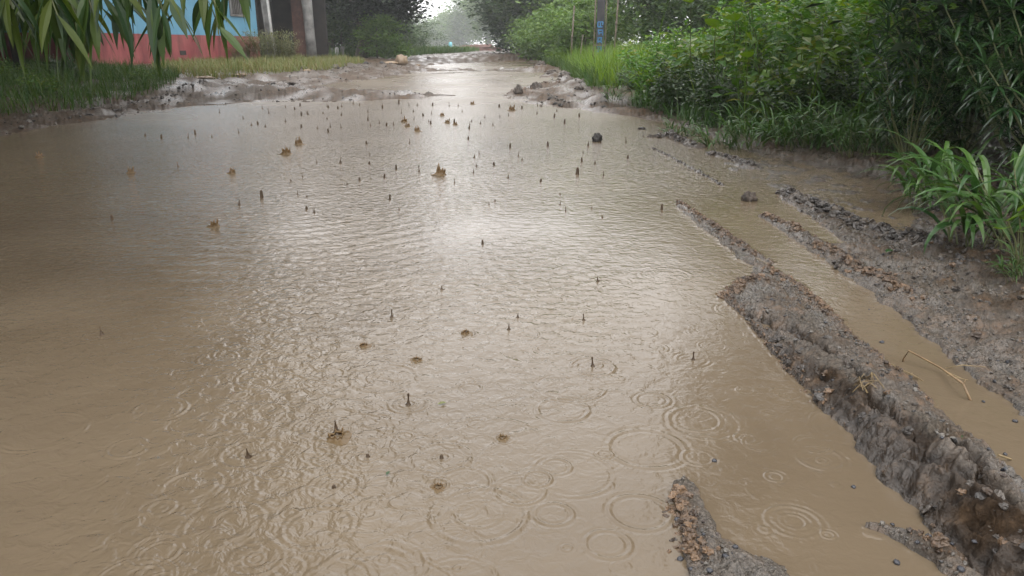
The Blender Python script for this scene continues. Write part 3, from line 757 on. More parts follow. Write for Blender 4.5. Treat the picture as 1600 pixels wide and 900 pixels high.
def shrub(kind, x, y, sc, label, group="leafy shrubs on the right verge", sz=None):
    o = protos[kind] if kind not in used else copy_tree(protos[kind])
    used.add(kind)
    return put(o, x, y, None, sc, 0, label, "shrub", group, sz)
shrub(1, 1.95, 12.2, 0.55, "small leafy shrub at the edge of the tall yellow green grass nearest the mud clods")
shrub(0, 1.95, 10.6, 0.8, "green leafy shrub where the shiny mud flat meets the right verge")
shrub(1, 2.05, 9.1, 0.75, "low dark leafy shrub overhanging the far right bend of the puddle edge")
shrub(1, 2.3, 8.0, 0.75, "low dark leafy shrub behind the long mud clump in the puddle")
shrub(1, 2.6, 6.9, 0.8, "dark leafy shrub behind the middle grass tufts of the right verge")
shrub(0, 3.3, 6.3, 0.9, "leafy shrub at the foot of the dark overhanging tree")
shrub(0, 4.2, 13.4, 0.95, "bright leafy shrub at the back of the thicket above the broad leaved weeds")
shrub(0, 2.9, 11.0, 0.95, "bright green leafy shrub in the middle of the sloping thicket")
shrub(2, 3.0, 9.4, 0.95, "tall green leafy shrub under the large lime coloured leaf")
shrub(2, 3.4, 8.1, 0.95, "tall leafy shrub beside the dark tree with yellowing lower leaves")
shrub(2, 5.0, 11.5, 1.4, "tallest green shrub at the top of the thicket behind the lime leaf")
shrub(2, 6.4, 16.5, 1.4, "pale green shrub at the back of the thicket close to the dark tree")
shrub(0, 5.6, 20, 1.2, "light green shrub at the far back of the thicket")
shrub(3, 2.55, 9.9, 0.85, "broad leaved weed standing between the low dark shrubs and the bright ones")
shrub(3, 2.75, 7.5, 0.9, "broad leaved weed overhanging the grass tufts by the dark water")
shrub(3, 3.5, 10.2, 1.25, "tall broad leaved weed at the top of the thicket left of the lime leaf")
shrub(3, 4.2, 7.3, 1.2, "broad leaved weed in half shade beside the dark tree")
shrub(3, 2.3, 12.9, 0.7, "broad leaved weed among the yellow green grass below the sign")
shrub(2, 5.2, 8.8, 1.5, "deep green shrub hidden partly by the dark tree at the top")

# lime coloured big leaves of a climber
def big_leaf(root, c, az, el, L, W, droop=0.6):
    V, Q = blades([c], az, el, L, W, droop, 6, [0.25, 0.85, 1.0, 0.95, 0.75, 0.42, 0.04], 0.18, 0.15)
    mk("leaf", V, Q, M["lime"], root, True)
cl_root = empty("broad_leaf_climber", (2.75, 8.3, gz(2.75, 8.3)))
tag(cl_root, "climber with a few large lime green leaves on top of the shrub thicket", "climber")
for (px, py, yy, L) in ((1150, 32, 8.2, .22), (1118, 43, 8.1, .17), (1080, 4, 8.6, .15), (1190, 82, 7.4, .16), (1170, 90, 7.2, .14)):
    c = at(px, py, yy) - np.array(cl_root.location)
    big_leaf(cl_root, c, rng.uniform(3.6, 5.8), rng.uniform(0.3, 0.9), L, L * 0.95)
    MB().tube([c, c + [0.03, 0.12, -0.15], c + [0.1, 0.3, -0.6]], [0.003, 0.004, 0.005], 5).build("stem", M["stem"], cl_root)

def tree(name, x, y, h, cr, cc, n, ll, mat, label, trunk_r=0.15, m=60, clump_r=None, group=None, limbs=6, lean=0.0, bark="bark", z=None, cat="tree", lw=0.45, trunk_bend=0.15):
    """trunk with limbs reaching into the crown; cc: list of (dx, dy, dz, rx, ry, rz, share)"""
    root = empty(name, (x, y, (gz(x, y) if z is None else z)))
    tag(root, label, cat, group)
    mb = MB()
    top = np.array(cc[0][:3]) + [0, 0, 0.3 * cc[0][5]]
    t = np.linspace(0, 1, 7)
    tp = np.column_stack([top[0] * t ** 1.6, top[1] * t ** 1.6, (top[2] + 0.1) * t - 0.1]); tp[1:-1, :2] += rng.normal(0, trunk_bend * trunk_r * 3, (5, 2))
    mb.tube(tp, np.linspace(trunk_r * 1.25, trunk_r * 0.35, 7), 9)
    C = []
    for (dx, dy, dz, rx, ry, rz_, sh) in cc:
        k = max(4, int(m * sh)); C.append(ell_clumps(k, (dx, dy, dz), (rx, ry, rz_)))
    C = np.vstack(C)
    for k in range(limbs):
        c = C[rng.integers(len(C))]; s = tp[rng.integers(2, 6)]
        mid = s + (c - s) * 0.5 + np.array([0, 0, 0.12 * np.linalg.norm(c - s)])
        mb.tube([s, s + (mid - s) * .5, mid, c], np.array([0.45, 0.36, 0.25, 0.08]) * trunk_r, 6)
    mb.build("trunk", M[bark], root, True)
    V, Q = crown_leaves(int(n * 1.5), C, (clump_r or 0.22 * cr) * 1.25, ll * 1.12, ll * 1.12 * (lw + .08))
    mk("crown", V, Q, mat, root)
    return root
# left, by the house and the shed
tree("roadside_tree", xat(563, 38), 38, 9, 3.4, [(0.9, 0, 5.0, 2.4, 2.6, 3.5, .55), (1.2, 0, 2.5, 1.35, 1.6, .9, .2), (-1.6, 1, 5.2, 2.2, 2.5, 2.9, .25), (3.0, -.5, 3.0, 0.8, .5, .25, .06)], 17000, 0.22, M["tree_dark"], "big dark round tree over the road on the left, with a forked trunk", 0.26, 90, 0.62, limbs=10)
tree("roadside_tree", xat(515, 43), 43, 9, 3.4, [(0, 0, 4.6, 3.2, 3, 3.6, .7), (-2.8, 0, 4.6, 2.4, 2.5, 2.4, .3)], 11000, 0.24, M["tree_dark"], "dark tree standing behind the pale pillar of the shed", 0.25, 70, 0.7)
tree("roadside_bush", xat(590, 37), 37, 2.2, 1.2, [(0, 0, 1.15, 1.0, 0.8, 0.9, .7), (0.8, 0, 0.6, 0.6, 0.6, 0.5, .3)], 3600, 0.13, M["tree_light"], "light green bush beneath the big dark left tree", 0.04, 50, 0.26, cat="bush")
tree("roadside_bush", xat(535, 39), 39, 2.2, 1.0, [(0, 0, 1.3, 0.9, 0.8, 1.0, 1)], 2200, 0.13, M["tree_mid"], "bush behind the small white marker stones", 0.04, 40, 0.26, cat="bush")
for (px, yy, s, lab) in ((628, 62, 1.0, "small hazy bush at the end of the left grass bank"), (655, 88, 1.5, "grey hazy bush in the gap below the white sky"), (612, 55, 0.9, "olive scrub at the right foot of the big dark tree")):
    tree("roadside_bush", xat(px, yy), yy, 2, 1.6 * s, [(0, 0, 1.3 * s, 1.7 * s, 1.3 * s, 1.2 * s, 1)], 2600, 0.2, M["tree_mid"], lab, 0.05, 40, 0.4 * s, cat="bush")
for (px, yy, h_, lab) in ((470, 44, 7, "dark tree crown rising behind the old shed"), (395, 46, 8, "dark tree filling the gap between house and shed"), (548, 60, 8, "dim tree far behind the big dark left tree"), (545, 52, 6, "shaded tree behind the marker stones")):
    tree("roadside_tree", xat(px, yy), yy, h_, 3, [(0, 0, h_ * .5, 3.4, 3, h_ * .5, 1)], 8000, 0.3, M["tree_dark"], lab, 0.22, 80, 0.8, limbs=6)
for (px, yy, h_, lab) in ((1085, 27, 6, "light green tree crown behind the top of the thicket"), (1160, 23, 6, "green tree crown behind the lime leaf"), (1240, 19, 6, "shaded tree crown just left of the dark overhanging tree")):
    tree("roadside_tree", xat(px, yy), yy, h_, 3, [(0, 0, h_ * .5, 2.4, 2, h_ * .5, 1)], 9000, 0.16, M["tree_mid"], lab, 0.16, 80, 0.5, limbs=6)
# far end of the road, fading into rain; pale leaf colour adds to the haze
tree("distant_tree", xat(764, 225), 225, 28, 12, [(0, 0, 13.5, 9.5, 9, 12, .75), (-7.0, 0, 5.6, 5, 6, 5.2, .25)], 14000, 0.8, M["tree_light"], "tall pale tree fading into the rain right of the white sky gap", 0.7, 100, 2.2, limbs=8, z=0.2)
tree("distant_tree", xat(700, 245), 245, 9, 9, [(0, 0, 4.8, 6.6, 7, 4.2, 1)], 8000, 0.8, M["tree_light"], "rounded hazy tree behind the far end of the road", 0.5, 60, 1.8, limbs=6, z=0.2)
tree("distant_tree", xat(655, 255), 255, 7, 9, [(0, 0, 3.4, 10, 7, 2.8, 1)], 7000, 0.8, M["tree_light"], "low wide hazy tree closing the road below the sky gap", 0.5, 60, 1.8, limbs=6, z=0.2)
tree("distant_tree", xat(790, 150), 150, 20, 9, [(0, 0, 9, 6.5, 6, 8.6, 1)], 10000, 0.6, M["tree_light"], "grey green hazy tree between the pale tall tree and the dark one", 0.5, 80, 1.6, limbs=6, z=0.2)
# right of the road
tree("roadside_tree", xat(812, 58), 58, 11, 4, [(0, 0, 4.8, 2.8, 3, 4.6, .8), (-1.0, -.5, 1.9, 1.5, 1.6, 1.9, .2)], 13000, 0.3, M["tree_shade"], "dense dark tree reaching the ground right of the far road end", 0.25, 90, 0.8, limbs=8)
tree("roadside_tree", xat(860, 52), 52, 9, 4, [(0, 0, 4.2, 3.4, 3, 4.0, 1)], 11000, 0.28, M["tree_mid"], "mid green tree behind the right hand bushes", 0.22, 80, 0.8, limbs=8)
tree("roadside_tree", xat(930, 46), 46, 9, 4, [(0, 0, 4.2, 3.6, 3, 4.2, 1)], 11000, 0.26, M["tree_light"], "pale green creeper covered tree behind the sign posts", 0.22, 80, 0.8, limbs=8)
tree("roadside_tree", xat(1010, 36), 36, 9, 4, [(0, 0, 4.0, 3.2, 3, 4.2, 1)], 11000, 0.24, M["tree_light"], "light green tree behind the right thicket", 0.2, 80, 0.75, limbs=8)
for (px, yy, s, lab) in ((850, 38, 1.0, "bright bush at the right road edge before the dense dark tree"), (885, 33, 1.05, "rounded bright green bush between dark tree and sign"), (828, 44, 0.9, "bush at the grassy corner below the dense dark tree"), (915, 28, 1.0, "leafy bush just left of the sign posts")):
    tree("roadside_bush", xat(px, yy), yy, 2.2, 1.3 * s, [(0, 0, 1.1 * s, 1.25 * s, 1.1, 1.05 * s, 1)], 3400, 0.13, M["tree_light"], lab, 0.04, 50, 0.34 * s, cat="bush", group="bright bushes along the right road edge")
# overhanging crowns at both sides: they shade the verges and darken the puddle's edges
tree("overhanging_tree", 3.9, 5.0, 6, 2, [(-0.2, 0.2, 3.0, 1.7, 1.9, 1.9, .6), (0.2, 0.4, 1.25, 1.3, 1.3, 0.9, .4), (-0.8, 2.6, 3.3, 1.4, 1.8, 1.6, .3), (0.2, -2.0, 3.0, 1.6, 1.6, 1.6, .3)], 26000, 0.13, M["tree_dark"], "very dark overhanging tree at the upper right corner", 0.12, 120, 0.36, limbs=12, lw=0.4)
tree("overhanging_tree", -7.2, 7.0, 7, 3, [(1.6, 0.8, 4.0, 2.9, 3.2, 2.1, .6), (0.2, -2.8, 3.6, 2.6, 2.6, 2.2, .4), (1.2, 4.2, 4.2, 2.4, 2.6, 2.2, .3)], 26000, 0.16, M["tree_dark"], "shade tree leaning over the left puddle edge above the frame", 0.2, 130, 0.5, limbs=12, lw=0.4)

tree("overhanging_tree", -10.2, 13.5, 6, 3, [(2.2, 0, 3.6, 2.6, 3.0, 1.6, .6), (-1.0, -1.5, 2.6, 2.0, 2.5, 1.8, .4), (4.2, 0.5, 3.4, 1.6, 1.8, 1.1, .2)], 20000, 0.16, M["tree_dark"], "added shade tree darkening the left wall, its crown unseen above the frame", 0.2, 120, 0.45, limbs=10, lw=0.4)  # crown added above the frame to darken left water and wall
# narrow leaved shrubs (whorls of long thin leaves)
def whorl_shrub(h, n_wh, ll, lw):
    root = empty("narrow_leaf_shrub", (0, 0, 0))
    mb = MB(); LV = MB()
    for k in range(n_wh):
        a = rng.uniform(0, 6.28); out = 0.55 * h * math.sqrt(rng.random()); hh = h * rng.uniform(0.35, 1.0)
        t = np.linspace(0, 1, 5)
        pts = np.column_stack([np.cos(a) * out * t, np.sin(a) * out * t, hh * t - 0.03]); pts[2:4, :2] += rng.normal(0, 0.02, (2, 2))
        mb.tube(pts, np.linspace(0.008, 0.003, 5), 5)
        for w_, fr in enumerate((1.0, 0.86, 0.72)):
            c = pts[0] + (pts[-1] - pts[0]) * fr
            nl = 13
            az = np.arange(nl) * 2.4 + rng.uniform(0, 6.28)
            V, Q = blades(np.tile(c, (nl, 1)), az, rng.uniform(-0.1, 1.0, nl) - 0.5 * w_ * 0.6, ll * rng.uniform(0.7, 1.15, nl), lw, rng.uniform(0.3, 1.0, nl), 4, [0.3, 0.9, 1, 0.7, 0.05], 0.3)
            LV.add(V, Q)
    mb.build("stem", M["stem"], root); LV.build("foliage", M["oleander"], root)
    return root
wp = whorl_shrub(1.0, 26, 0.17, 0.017)
for k, (x, y, sc, lab) in enumerate(((2.75, 4.15, 1.0, "narrow leaved shrub with a whorl of long leaves beside the foreground grass"), (3.0, 5.2, 1.2, "narrow leaved shrub with drooping grey green leaves under the dark tree"),
        (3.1, 4.5, 1.35, "tall narrow leaved shrub high in the dark upper right"), (2.55, 3.45, 0.95, "narrow leaved shrub closest to the right picture edge"), (2.55, 5.0, 0.75, "small narrow leaved shrub behind the drooping grass tuft"), (3.3, 3.7, 1.4, "narrow leaved shrub in deep shade above the gourd vine"))):
    o = wp if k == 0 else copy_tree(wp)
    put(o, x, y, None, sc, 0, lab, "shrub", "narrow leaved shrubs under the dark tree")

# broad bladed grass tufts
def tuft(n_st, h, bl, bw, per=5, droop=(0.9, 2.2), spread=0.12):
    root = empty("broad_grass_tuft", (0, 0, 0))
    mb = MB(); LV = MB()
    for k in range(n_st):
        a = rng.uniform(0, 6.28); b = np.array([math.cos(a), math.sin(a), 0]) * spread * math.sqrt(rng.random())
        tilt = rng.uniform(0.1, 0.75); hh = h * rng.uniform(0.5, 1.0)
        t = np.linspace(0, 1, 5)
        pts = b + np.column_stack([np.cos(a) * hh * math.sin(tilt) * t ** 1.3, np.sin(a) * hh * math.sin(tilt) * t ** 1.3, hh * math.cos(tilt) * t - 0.03])
        mb.tube(pts, np.linspace(0.0035, 0.0018, 5), 5)
        fr = rng.uniform(0.15, 1.0, per); fr[0] = 1.0
        c = pts[0] + (pts[-1] - pts[0]) * fr[:, None]
        V, Q = blades(c, a + rng.normal(0, 1.0, per), rng.uniform(0.5, 1.25, per), bl * rng.uniform(0.6, 1.15, per), bw * rng.uniform(0.7, 1.2, per), rng.uniform(droop[0], droop[1], per), 7, [0.5, 0.85, 1, 1, 0.9, 0.7, 0.42, 0.03], 0.22, rng.normal(0, 0.25, per))
        LV.add(V, Q)
    mb.build("stalk", M["stem"], root); LV.build("blade", M["blade"], root)
    return root
tp_far = tuft(20, 0.34, 0.24, 0.016, 5)
for k, (px, py, sc, lab) in enumerate(((1070, 212, 0.75, "grass tuft hanging over the water behind the long mud clump"), (1130, 232, 0.8, "grass tuft on the puddle edge right of the long mud clump"), (1185, 238, 0.95, "dense grass tuft in the middle of the wet right edge"),
        (1240, 242, 1.05, "grass tuft with upright pale blades over the dark shallow water"), (1295, 245, 1.0, "grass tuft leaning out above the darkest shallow water"), (1345, 258, 1.05, "grass tuft in front of the narrow leaved shrubs"), (1400, 262, 1.1, "grass tuft tucked in shade behind the big foreground grass"),
        (1010, 178, 0.7, "small grass tuft at the shrub foot near the flat dark clod"), (960, 168, 0.65, "small grass tuft at the foot of the shrubs beside the shiny mud"))):
    o = tp_far if k == 0 else copy_tree(tp_far)
    p = P(px, py)
    put(o, p[0], p[1] + 0.15, None, sc, 0, lab, "grass", "broad grass tufts along the right edge")
tp_near = tuft(16, 0.36, 0.33, 0.021, 5, (1.2, 2.6))
p = P(1520, 405)
put(tp_near, p[0], p[1], 0.3, 1.0, 0, "big foreground grass tuft with long arching blades over the mud at right", "grass", "broad grass tufts along the right edge")
o = copy_tree(tp_near); p = P(1610, 420); put(o, p[0], p[1], 2.6, 1.05, 0, "foreground grass tuft cut by the right picture edge above the vine", "grass", "broad grass tufts along the right edge")
o = copy_tree(tp_near); p = P(1440, 325); put(o, p[0], p[1], 4.4, 0.85, 0, "grass tuft with one long blade bending down onto the dark clods", "grass", "broad grass tufts along the right edge")
# gourd vine with lobed leaves
vp = P(1590, 455)
vine = empty("gourd_vine", (vp[0], vp[1], gz(vp[0], vp[1])))
tag(vine, "young vine with rounded yellow green leaves at the right edge", "vine")
for (px, py, yy, L, e) in ((1575, 345, 2.5, .07, .7), (1592, 330, 2.5, .075, .9), (1565, 358, 2.45, .05, .4), (1597, 362, 2.45, .07, .3), (1612, 345, 2.5, .08, .6)):
    c = at(px, py, yy) - np.array(vine.location)
    big_leaf(vine, c, rng.uniform(3.9, 5.5), e, L, L * 1.05, 0.5)
    MB().tube([c, c * 0.55 + [0, 0, 0.02], (0, 0, -0.02)], [0.0022, 0.003, 0.004], 5).build("stem", M["stem"], vine)
for (px, py, lab) in ((1590, 462, "low dark leaved seedling in the bottom corner under the vine"),):
    o = copy_tree(tp_far); q = P(px, py); put(o, q[0], q[1], 1.0, 0.35, 0, lab, "grass")

# ---------------------------------------------------------------- branch hanging into the picture at the upper left
hang = empty("drooping_tree", (-3.4, 1.6, gz(-3.4, 1.6)))
tag(hang, "tree out of frame whose long drooping leaves hang across the upper left corner", "tree")
hl = np.array(hang.location)
mb, tw, LV = MB(), MB(), MB()
mb.tube(np.array([(0, 0, -0.1), (0.05, 0.05, 1.0), (0.2, 0.2, 2.0), (0.5, 0.4, 2.8), (1.0, 0.7, 3.2)]), [0.13, 0.12, 0.1, 0.07, 0.04], 9)
clusters = [(-60, 0, 2.3, 10, .22), (-15, -25, 2.3, 10, .22), (15, -40, 2.4, 9, .20), (40, -35, 2.5, 9, .20), (70, -30, 2.35, 10, .22), (100, -20, 2.3, 12, .23), (125, -15, 2.5, 10, .22), (150, 10, 2.3, 9, .20),
            (160, -10, 2.4, 8, .19), (185, 8, 2.4, 7, .18), (205, -30, 2.5, 8, .20), (240, 5, 2.35, 9, .19), (262, -20, 2.45, 8, .2), (280, 15, 2.4, 6, .15), (300, -35, 2.5, 7, .18), (318, -30, 2.45, 6, .16),
            (342, 30, 2.3, 6, .17), (350, 8, 2.35, 5, .16), (375, -45, 2.4, 6, .18), (395, -40, 2.45, 4, .15), (225, -30, 2.5, 6, .2), (335, -20, 2.4, 5, .15), (20, -10, 2.2, 9, .2), (60, -5, 2.5, 9, .2), (90, 0, 2.2, 9, .21), (120, 5, 2.4, 9, .2), (-30, 10, 2.4, 8, .2), (175, -25, 2.3, 8, .2), (222, -5, 2.4, 7, .18), (255, 0, 2.3, 6, .18)]
for (px, py, yy, n, L) in clusters:
    n = max(4, int(n * (0.72 if px > 140 else 1.0)))
    c = at(px, py + 24, yy) - hl
    j = c + np.array([rng.uniform(-.15, .05), rng.uniform(-.1, .1), rng.uniform(0.25, 0.4)])
    k_ = np.array([rng.uniform(1.0, 1.6), rng.uniform(0.7, 1.2), 2.3])
    tw.tube([k_, k_ * .5 + j * .5 + [0, 0, .25], j, c], [0.012, 0.007, 0.004, 0.002], 5)
    fr = rng.uniform(0, 0.55, n)
    b = c + (j - c) * fr[:, None] * 0.6
    V, Q = blades(b, rng.uniform(0, 6.28, n), rng.uniform(-1.35, -0.75, n), L * rng.uniform(0.7, 1.15, n), 0.030 * rng.uniform(0.6, 1.15, n), rng.uniform(0.1, 0.7, n), 7, [0.15, 0.6, 0.95, 1, 0.85, 0.6, 0.3, 0.02], 0.2, rng.normal(0, .4, n))
    LV.add(V, Q)
C = np.vstack([ell_clumps(60, (1.2, 0.9, 2.9), (1.3, 1.6, 1.0)), ell_clumps(40, (0.4, 2.8, 3.0), (1.5, 1.6, 1.0)), ell_clumps(40, (0.3, -0.6, 2.6), (1.4, 1.3, 1.2))])
n = 9000
ci = rng.integers(0, len(C), n)
V, Q = blades(C[ci] + rng.normal(0, 0.22, (n, 3)), rng.uniform(0, 6.28, n), rng.uniform(-1.4, -0.2, n), rng.uniform(.14, .24, n), 0.028, 0.3, 3, [0.2, 1, 0.8, 0.03], 0.2)
mb.build("trunk", M["bark"], hang, True); tw.build("twig", M["stem"], hang); LV.build("hanging_leaves", M["bamboo"], hang); mk("crown", V, Q, M["bamboo"], hang)

# ---------------------------------------------------------------- house, shed
A, B = P(128, 111, 0.18), P(407, 98, 0.18)
u = (B - A); LEN = np.linalg.norm(u[:2]); ang = math.atan2(u[1], u[0])
house = empty("painted_house", (A[0], A[1], 0.10), ang)
tag(house, "single storey house painted sky blue above and red below, behind the hanging leaves", "house")
RH, HH = 1.02, 3.4                                        # wainscot and wall heights
MB().box(0, LEN, 0, 6, RH, HH).build("upper_wall", M["blue"], house)
MB().box(-0.004, LEN + 0.02, -0.02, 6, 0, RH - 0.003).build("wainscot", M["red"], house)
# left bay set back under an added roof, so the wall falls in shade
MB().box(-9, -0.006, 4.0, 6, RH, HH).build("upper_wall", M["blue"], house)
MB().box(-9, -0.008, 3.98, 6, 0, RH - 0.003).build("wainscot", M["red"], house)
MB().box(-9.3, -9.003, -1.5, 6, 0, HH).build("shade_side_wall", M["blue"], house)  # end wall added to close the bay and darken it
MB().box(-9.4, LEN + 0.35, -0.5, 6.4, HH + 0.003, HH + 0.16).build("roof", M["roof"], house)
MB().box(-9.4, -0.05, -2.2, 3.97, 1.9, 1.98).build("shade_roof", M["roof"], house)  # roof added to keep daylight off the bay
for xx in (-9.2, -4.6):
    MB().box(xx, xx + 0.14, -2.1, -1.96, 0, 1.897).build("shade_roof_post", M["dark"], house)
wx0 = LEN - 2.0
fr = MB()
for (a_, b_, c_, d_) in ((wx0, wx0 + .07, 1.75, 2.75), (wx0 + 1.03, wx0 + 1.1, 1.75, 2.75), (wx0, wx0 + 1.1, 1.68, 1.748), (wx0, wx0 + 1.1, 2.752, 2.82)):
    fr.box(a_, b_, -0.05, -0.002, c_, d_)
win = fr.build("window", M["concrete"], house)
MB().box(wx0 + .072, wx0 + 1.028, -0.012, -0.003, 1.75, 2.75).build("pane", M["dark"], win)
g_ = MB()
for k in range(7): g_.box(wx0 + .14 + k * .125, wx0 + .16 + k * .125, -0.03, -0.016, 1.752, 2.748)
g_.build("grille", M["concrete"], win)
MB().box(4.6, 4.95, -0.03, -0.022, 0.42, 0.55).build("vent_hole", M["dark"], house)

SY = 33.0
shed = empty("old_shed", (xat(452, SY), SY, 0.05))
tag(shed, "dark open shed with a pale pillar and brick pier between house and trees", "shed")
sx = lambda px: xat(px, SY) - shed.location.x
MB().box(sx(402), sx(494), 2.2, 2.35, 0, 3.4).build("back_wall", M["dark"], shed)
MB().box(sx(402), sx(402) + .15, 0.2, 2.197, 0, 3.4).build("shade_side_wall", M["dark"], shed)  # side wall added to darken the open shed
MB().box(sx(396), sx(500), -0.9, 2.6, 3.403, 3.55).build("roof", M["roof"], shed)
MB().box(sx(456), sx(476), 0.5, 1.0, 0, 3.4).build("brick_pier", M["brick"], shed)
m_ = MB(); m_.tube([(sx(489), -.1, 0), (sx(488), -.1, 1.2), (sx(487), -.1, 2.2), (sx(485), -.1, 3.4)], [.22, .19, .20, .24], 10); m_.build("pale_pillar", M["palebark"], shed, True)
m_ = MB(); m_.tube([(sx(428), -.2, 0), (sx(426), -.2, 1.5), (sx(423), -.2, 3.4)], [.17, .16, .18], 10); m_.build("grey_post", M["palebark"], shed, True)
m_ = MB(); m_.tube([(sx(434), -.5, 0), (sx(433), -.5, 1.5), (sx(430), -.5, 3.3)], [.05, .05, .05], 8); m_.build("white_pole", M["white"], shed, True)

# dry weeds before the house corner
def wispy(h, n):
    root = empty("wispy_weed", (0, 0, 0))
    a = rng.uniform(0, 6.28, 60); o_ = 0.45 * np.sqrt(rng.random(60))
    b = np.column_stack([np.cos(a) * o_ * .5, np.sin(a) * o_ * .5, 0 * a])
    V, Q = blades(b, a, R(90) - rng.uniform(.05, .5, 60), h * rng.uniform(.6, 1.1, 60), 0.012, rng.uniform(0, .5, 60), 4, [1, .9, .8, .6, .1])
    mk("stem", V, Q, M["dry_weed"], root)
    k = rng.integers(0, 60, n); t = rng.uniform(.3, 1, n)
    c = b[k] + np.column_stack([np.cos(a[k]), np.sin(a[k]), 0 * a[k]]) * (0.35 * h * t ** 1.5)[:, None] + np.column_stack([0 * t, 0 * t, h * .85 * t]) + rng.normal(0, .06, (n, 3))
    V, Q = blades(c, rng.uniform(0, 6.28, n), rng.uniform(-.2, 1.2, n), rng.uniform(.05, .1, n), .022, .4, 2, [.2, 1, .1])
    mk("foliage", V, Q, M["dry_weed"], root)
    return root
wd = wispy(1.05, 1500)
for k, (px, yy, sc, lab) in enumerate(((388, 28.5, .9, "wispy brownish weed against the red wall corner"), (412, 28.5, 1.05, "wispy olive weed just right of the house corner"), (435, 29, 1.1, "tall wispy weed in front of the shed posts"), (452, 30, .8, "small wispy weed behind the white sack"), (372, 28, .55, "low wispy weed at the foot of the red wall"))):
    o = wd if k == 0 else copy_tree(wd)
    put(o, xat(px, yy), yy, None, sc, 0, lab, "weed", "wispy weeds between house and shed")
# dark plants under the hanging leaves at far left
for k, (x, y, sc, lab) in enumerate(((-9.2, 13.0, .7, "dark leafy plant in front of the shaded left wall"), (-10.8, 15.5, .75, "dark leafy plant at the left picture edge before the wall"), (-8.6, 15.5, .5, "low dark plant below the corner of the red wall"), (-7.6, 11.2, .4, "small lit leafy plant in the lush left grass"))):
    shrub(1, x, y, sc, lab, "dark plants before the shaded wall")

for k, (px, py, sc, lab) in enumerate(((60, 168, .30, "small round weed in the lush grass near the left picture edge"), (140, 150, .26, "small weed in the lush grass under the hanging leaves"), (225, 150, .24, "small weed close to the muddy edge of the lush grass"), (100, 140, .34, "bushy weed in the lush grass before the shaded wall"), (20, 150, .36, "leafy weed at the left picture edge in the lush grass"), (262, 134, .22, "small weed where the lush grass ends"))):
    q = P(px, py)
    shrub(1 if k % 2 else 3, q[0], q[1], sc, lab, "small weeds in the lush left grass")

# ---------------------------------------------------------------- sign and poles on the right
sg = at(938, 40, 19.0)
sgz = gz(sg[0], sg[1])
sign = empty("roadside_sign", (sg[0], sg[1], sgz))
tag(sign, "narrow upright sign board with blue painted characters between two wooden posts", "sign")
MB().box(-0.085, 0.095, -0.015, 0.015, 0.62, 2.0).build("board", M["board"], sign)
for k, (xx, rr_) in enumerate(((-0.15, .018), (0.115, .013))):
    m_ = MB(); m_.tube([(xx, 0.03, -.1), (xx + .02, .03, 1.0), (xx + .04 * (1 - k), .03, 2.6)], [rr_, rr_, rr_ * .9], 7); m_.build("post", M["wood"], sign, True)
MB().box(-0.15, 0.13, -0.035, -0.017, 0.70, 0.725).build("crossbar", M["wood"], sign)
def stroke(mb, a, b, w=.016):
    a, b = np.array(a), np.array(b); d = (b - a) / np.linalg.norm(b - a); s = np.array([-d[1], d[0]]) * w / 2
    q = [a - s, b - s, b + s, a + s]
    mb.add([(p_[0], -0.018, p_[1]) for p_ in q], [(0, 1, 2, 3)])
gly = [[((-.06, .13), (.06, .13)), ((-.06, .13), (-.06, .02)), ((-.06, .02), (.05, .02)), ((0, .13), (.0, .02)), ((.06, .13), (.05, .06))],
       [((-.06, .12), (.06, .12)), ((-.05, .12), (-.02, .02)), ((-.02, .06), (.06, .06)), ((.05, .12), (.06, .0))],
       [((-.06, .12), (.05, .12)), ((-.04, .12), (-.05, .01)), ((-.05, .01), (.0, .05)), ((.0, .05), (.05, .01)), ((.03, .12), (.03, .05))],
       [((-.06, .13), (.07, .13)), ((-.03, .13), (-.03, .02)), ((.03, .13), (.04, .02)), ((-.03, .07), (.04, .07)), ((-.06, .02), (-.02, .02))]]
for k, zc in enumerate((1.10, 0.93, 0.76, 0.55)):
    m_ = MB()
    for s_ in gly[k]: stroke(m_, (s_[0][0], zc + s_[0][1]), (s_[1][0], zc + s_[1][1]), .026)
    m_.build("character", M["signblue"], sign)
for (px, yy, h_, r_, lab) in ((960, 18.5, 2.3, .022, "thin leaning pole just right of the sign"), (893, 26, 1.9, .03, "dark thin post in the bushes left of the sign"), (907, 24, 1.0, .022, "short thin stake in the grass left of the sign")):
    x = xat(px, yy)
    po = empty("wooden_pole", (x, yy, gz(x, yy)))
    tag(po, lab, "pole", "wooden poles on the right verge")
    m_ = MB(); m_.tube([(-.03, 0, -.1), (0, 0, h_ * .45), (.01, 0, h_ * .55), (.05, 0, h_)], [r_, r_ * .95, r_ * .9, r_ * .8], 7); m_.build("shaft", M["wood"], po, True)
    m_ = MB(); m_.tube([(0.0, 0, h_ * .5), (0.005, 0, h_ * .53)], [r_ * 1.35, r_ * 1.3], 7); m_.build("knot", M["wood"], po, True)

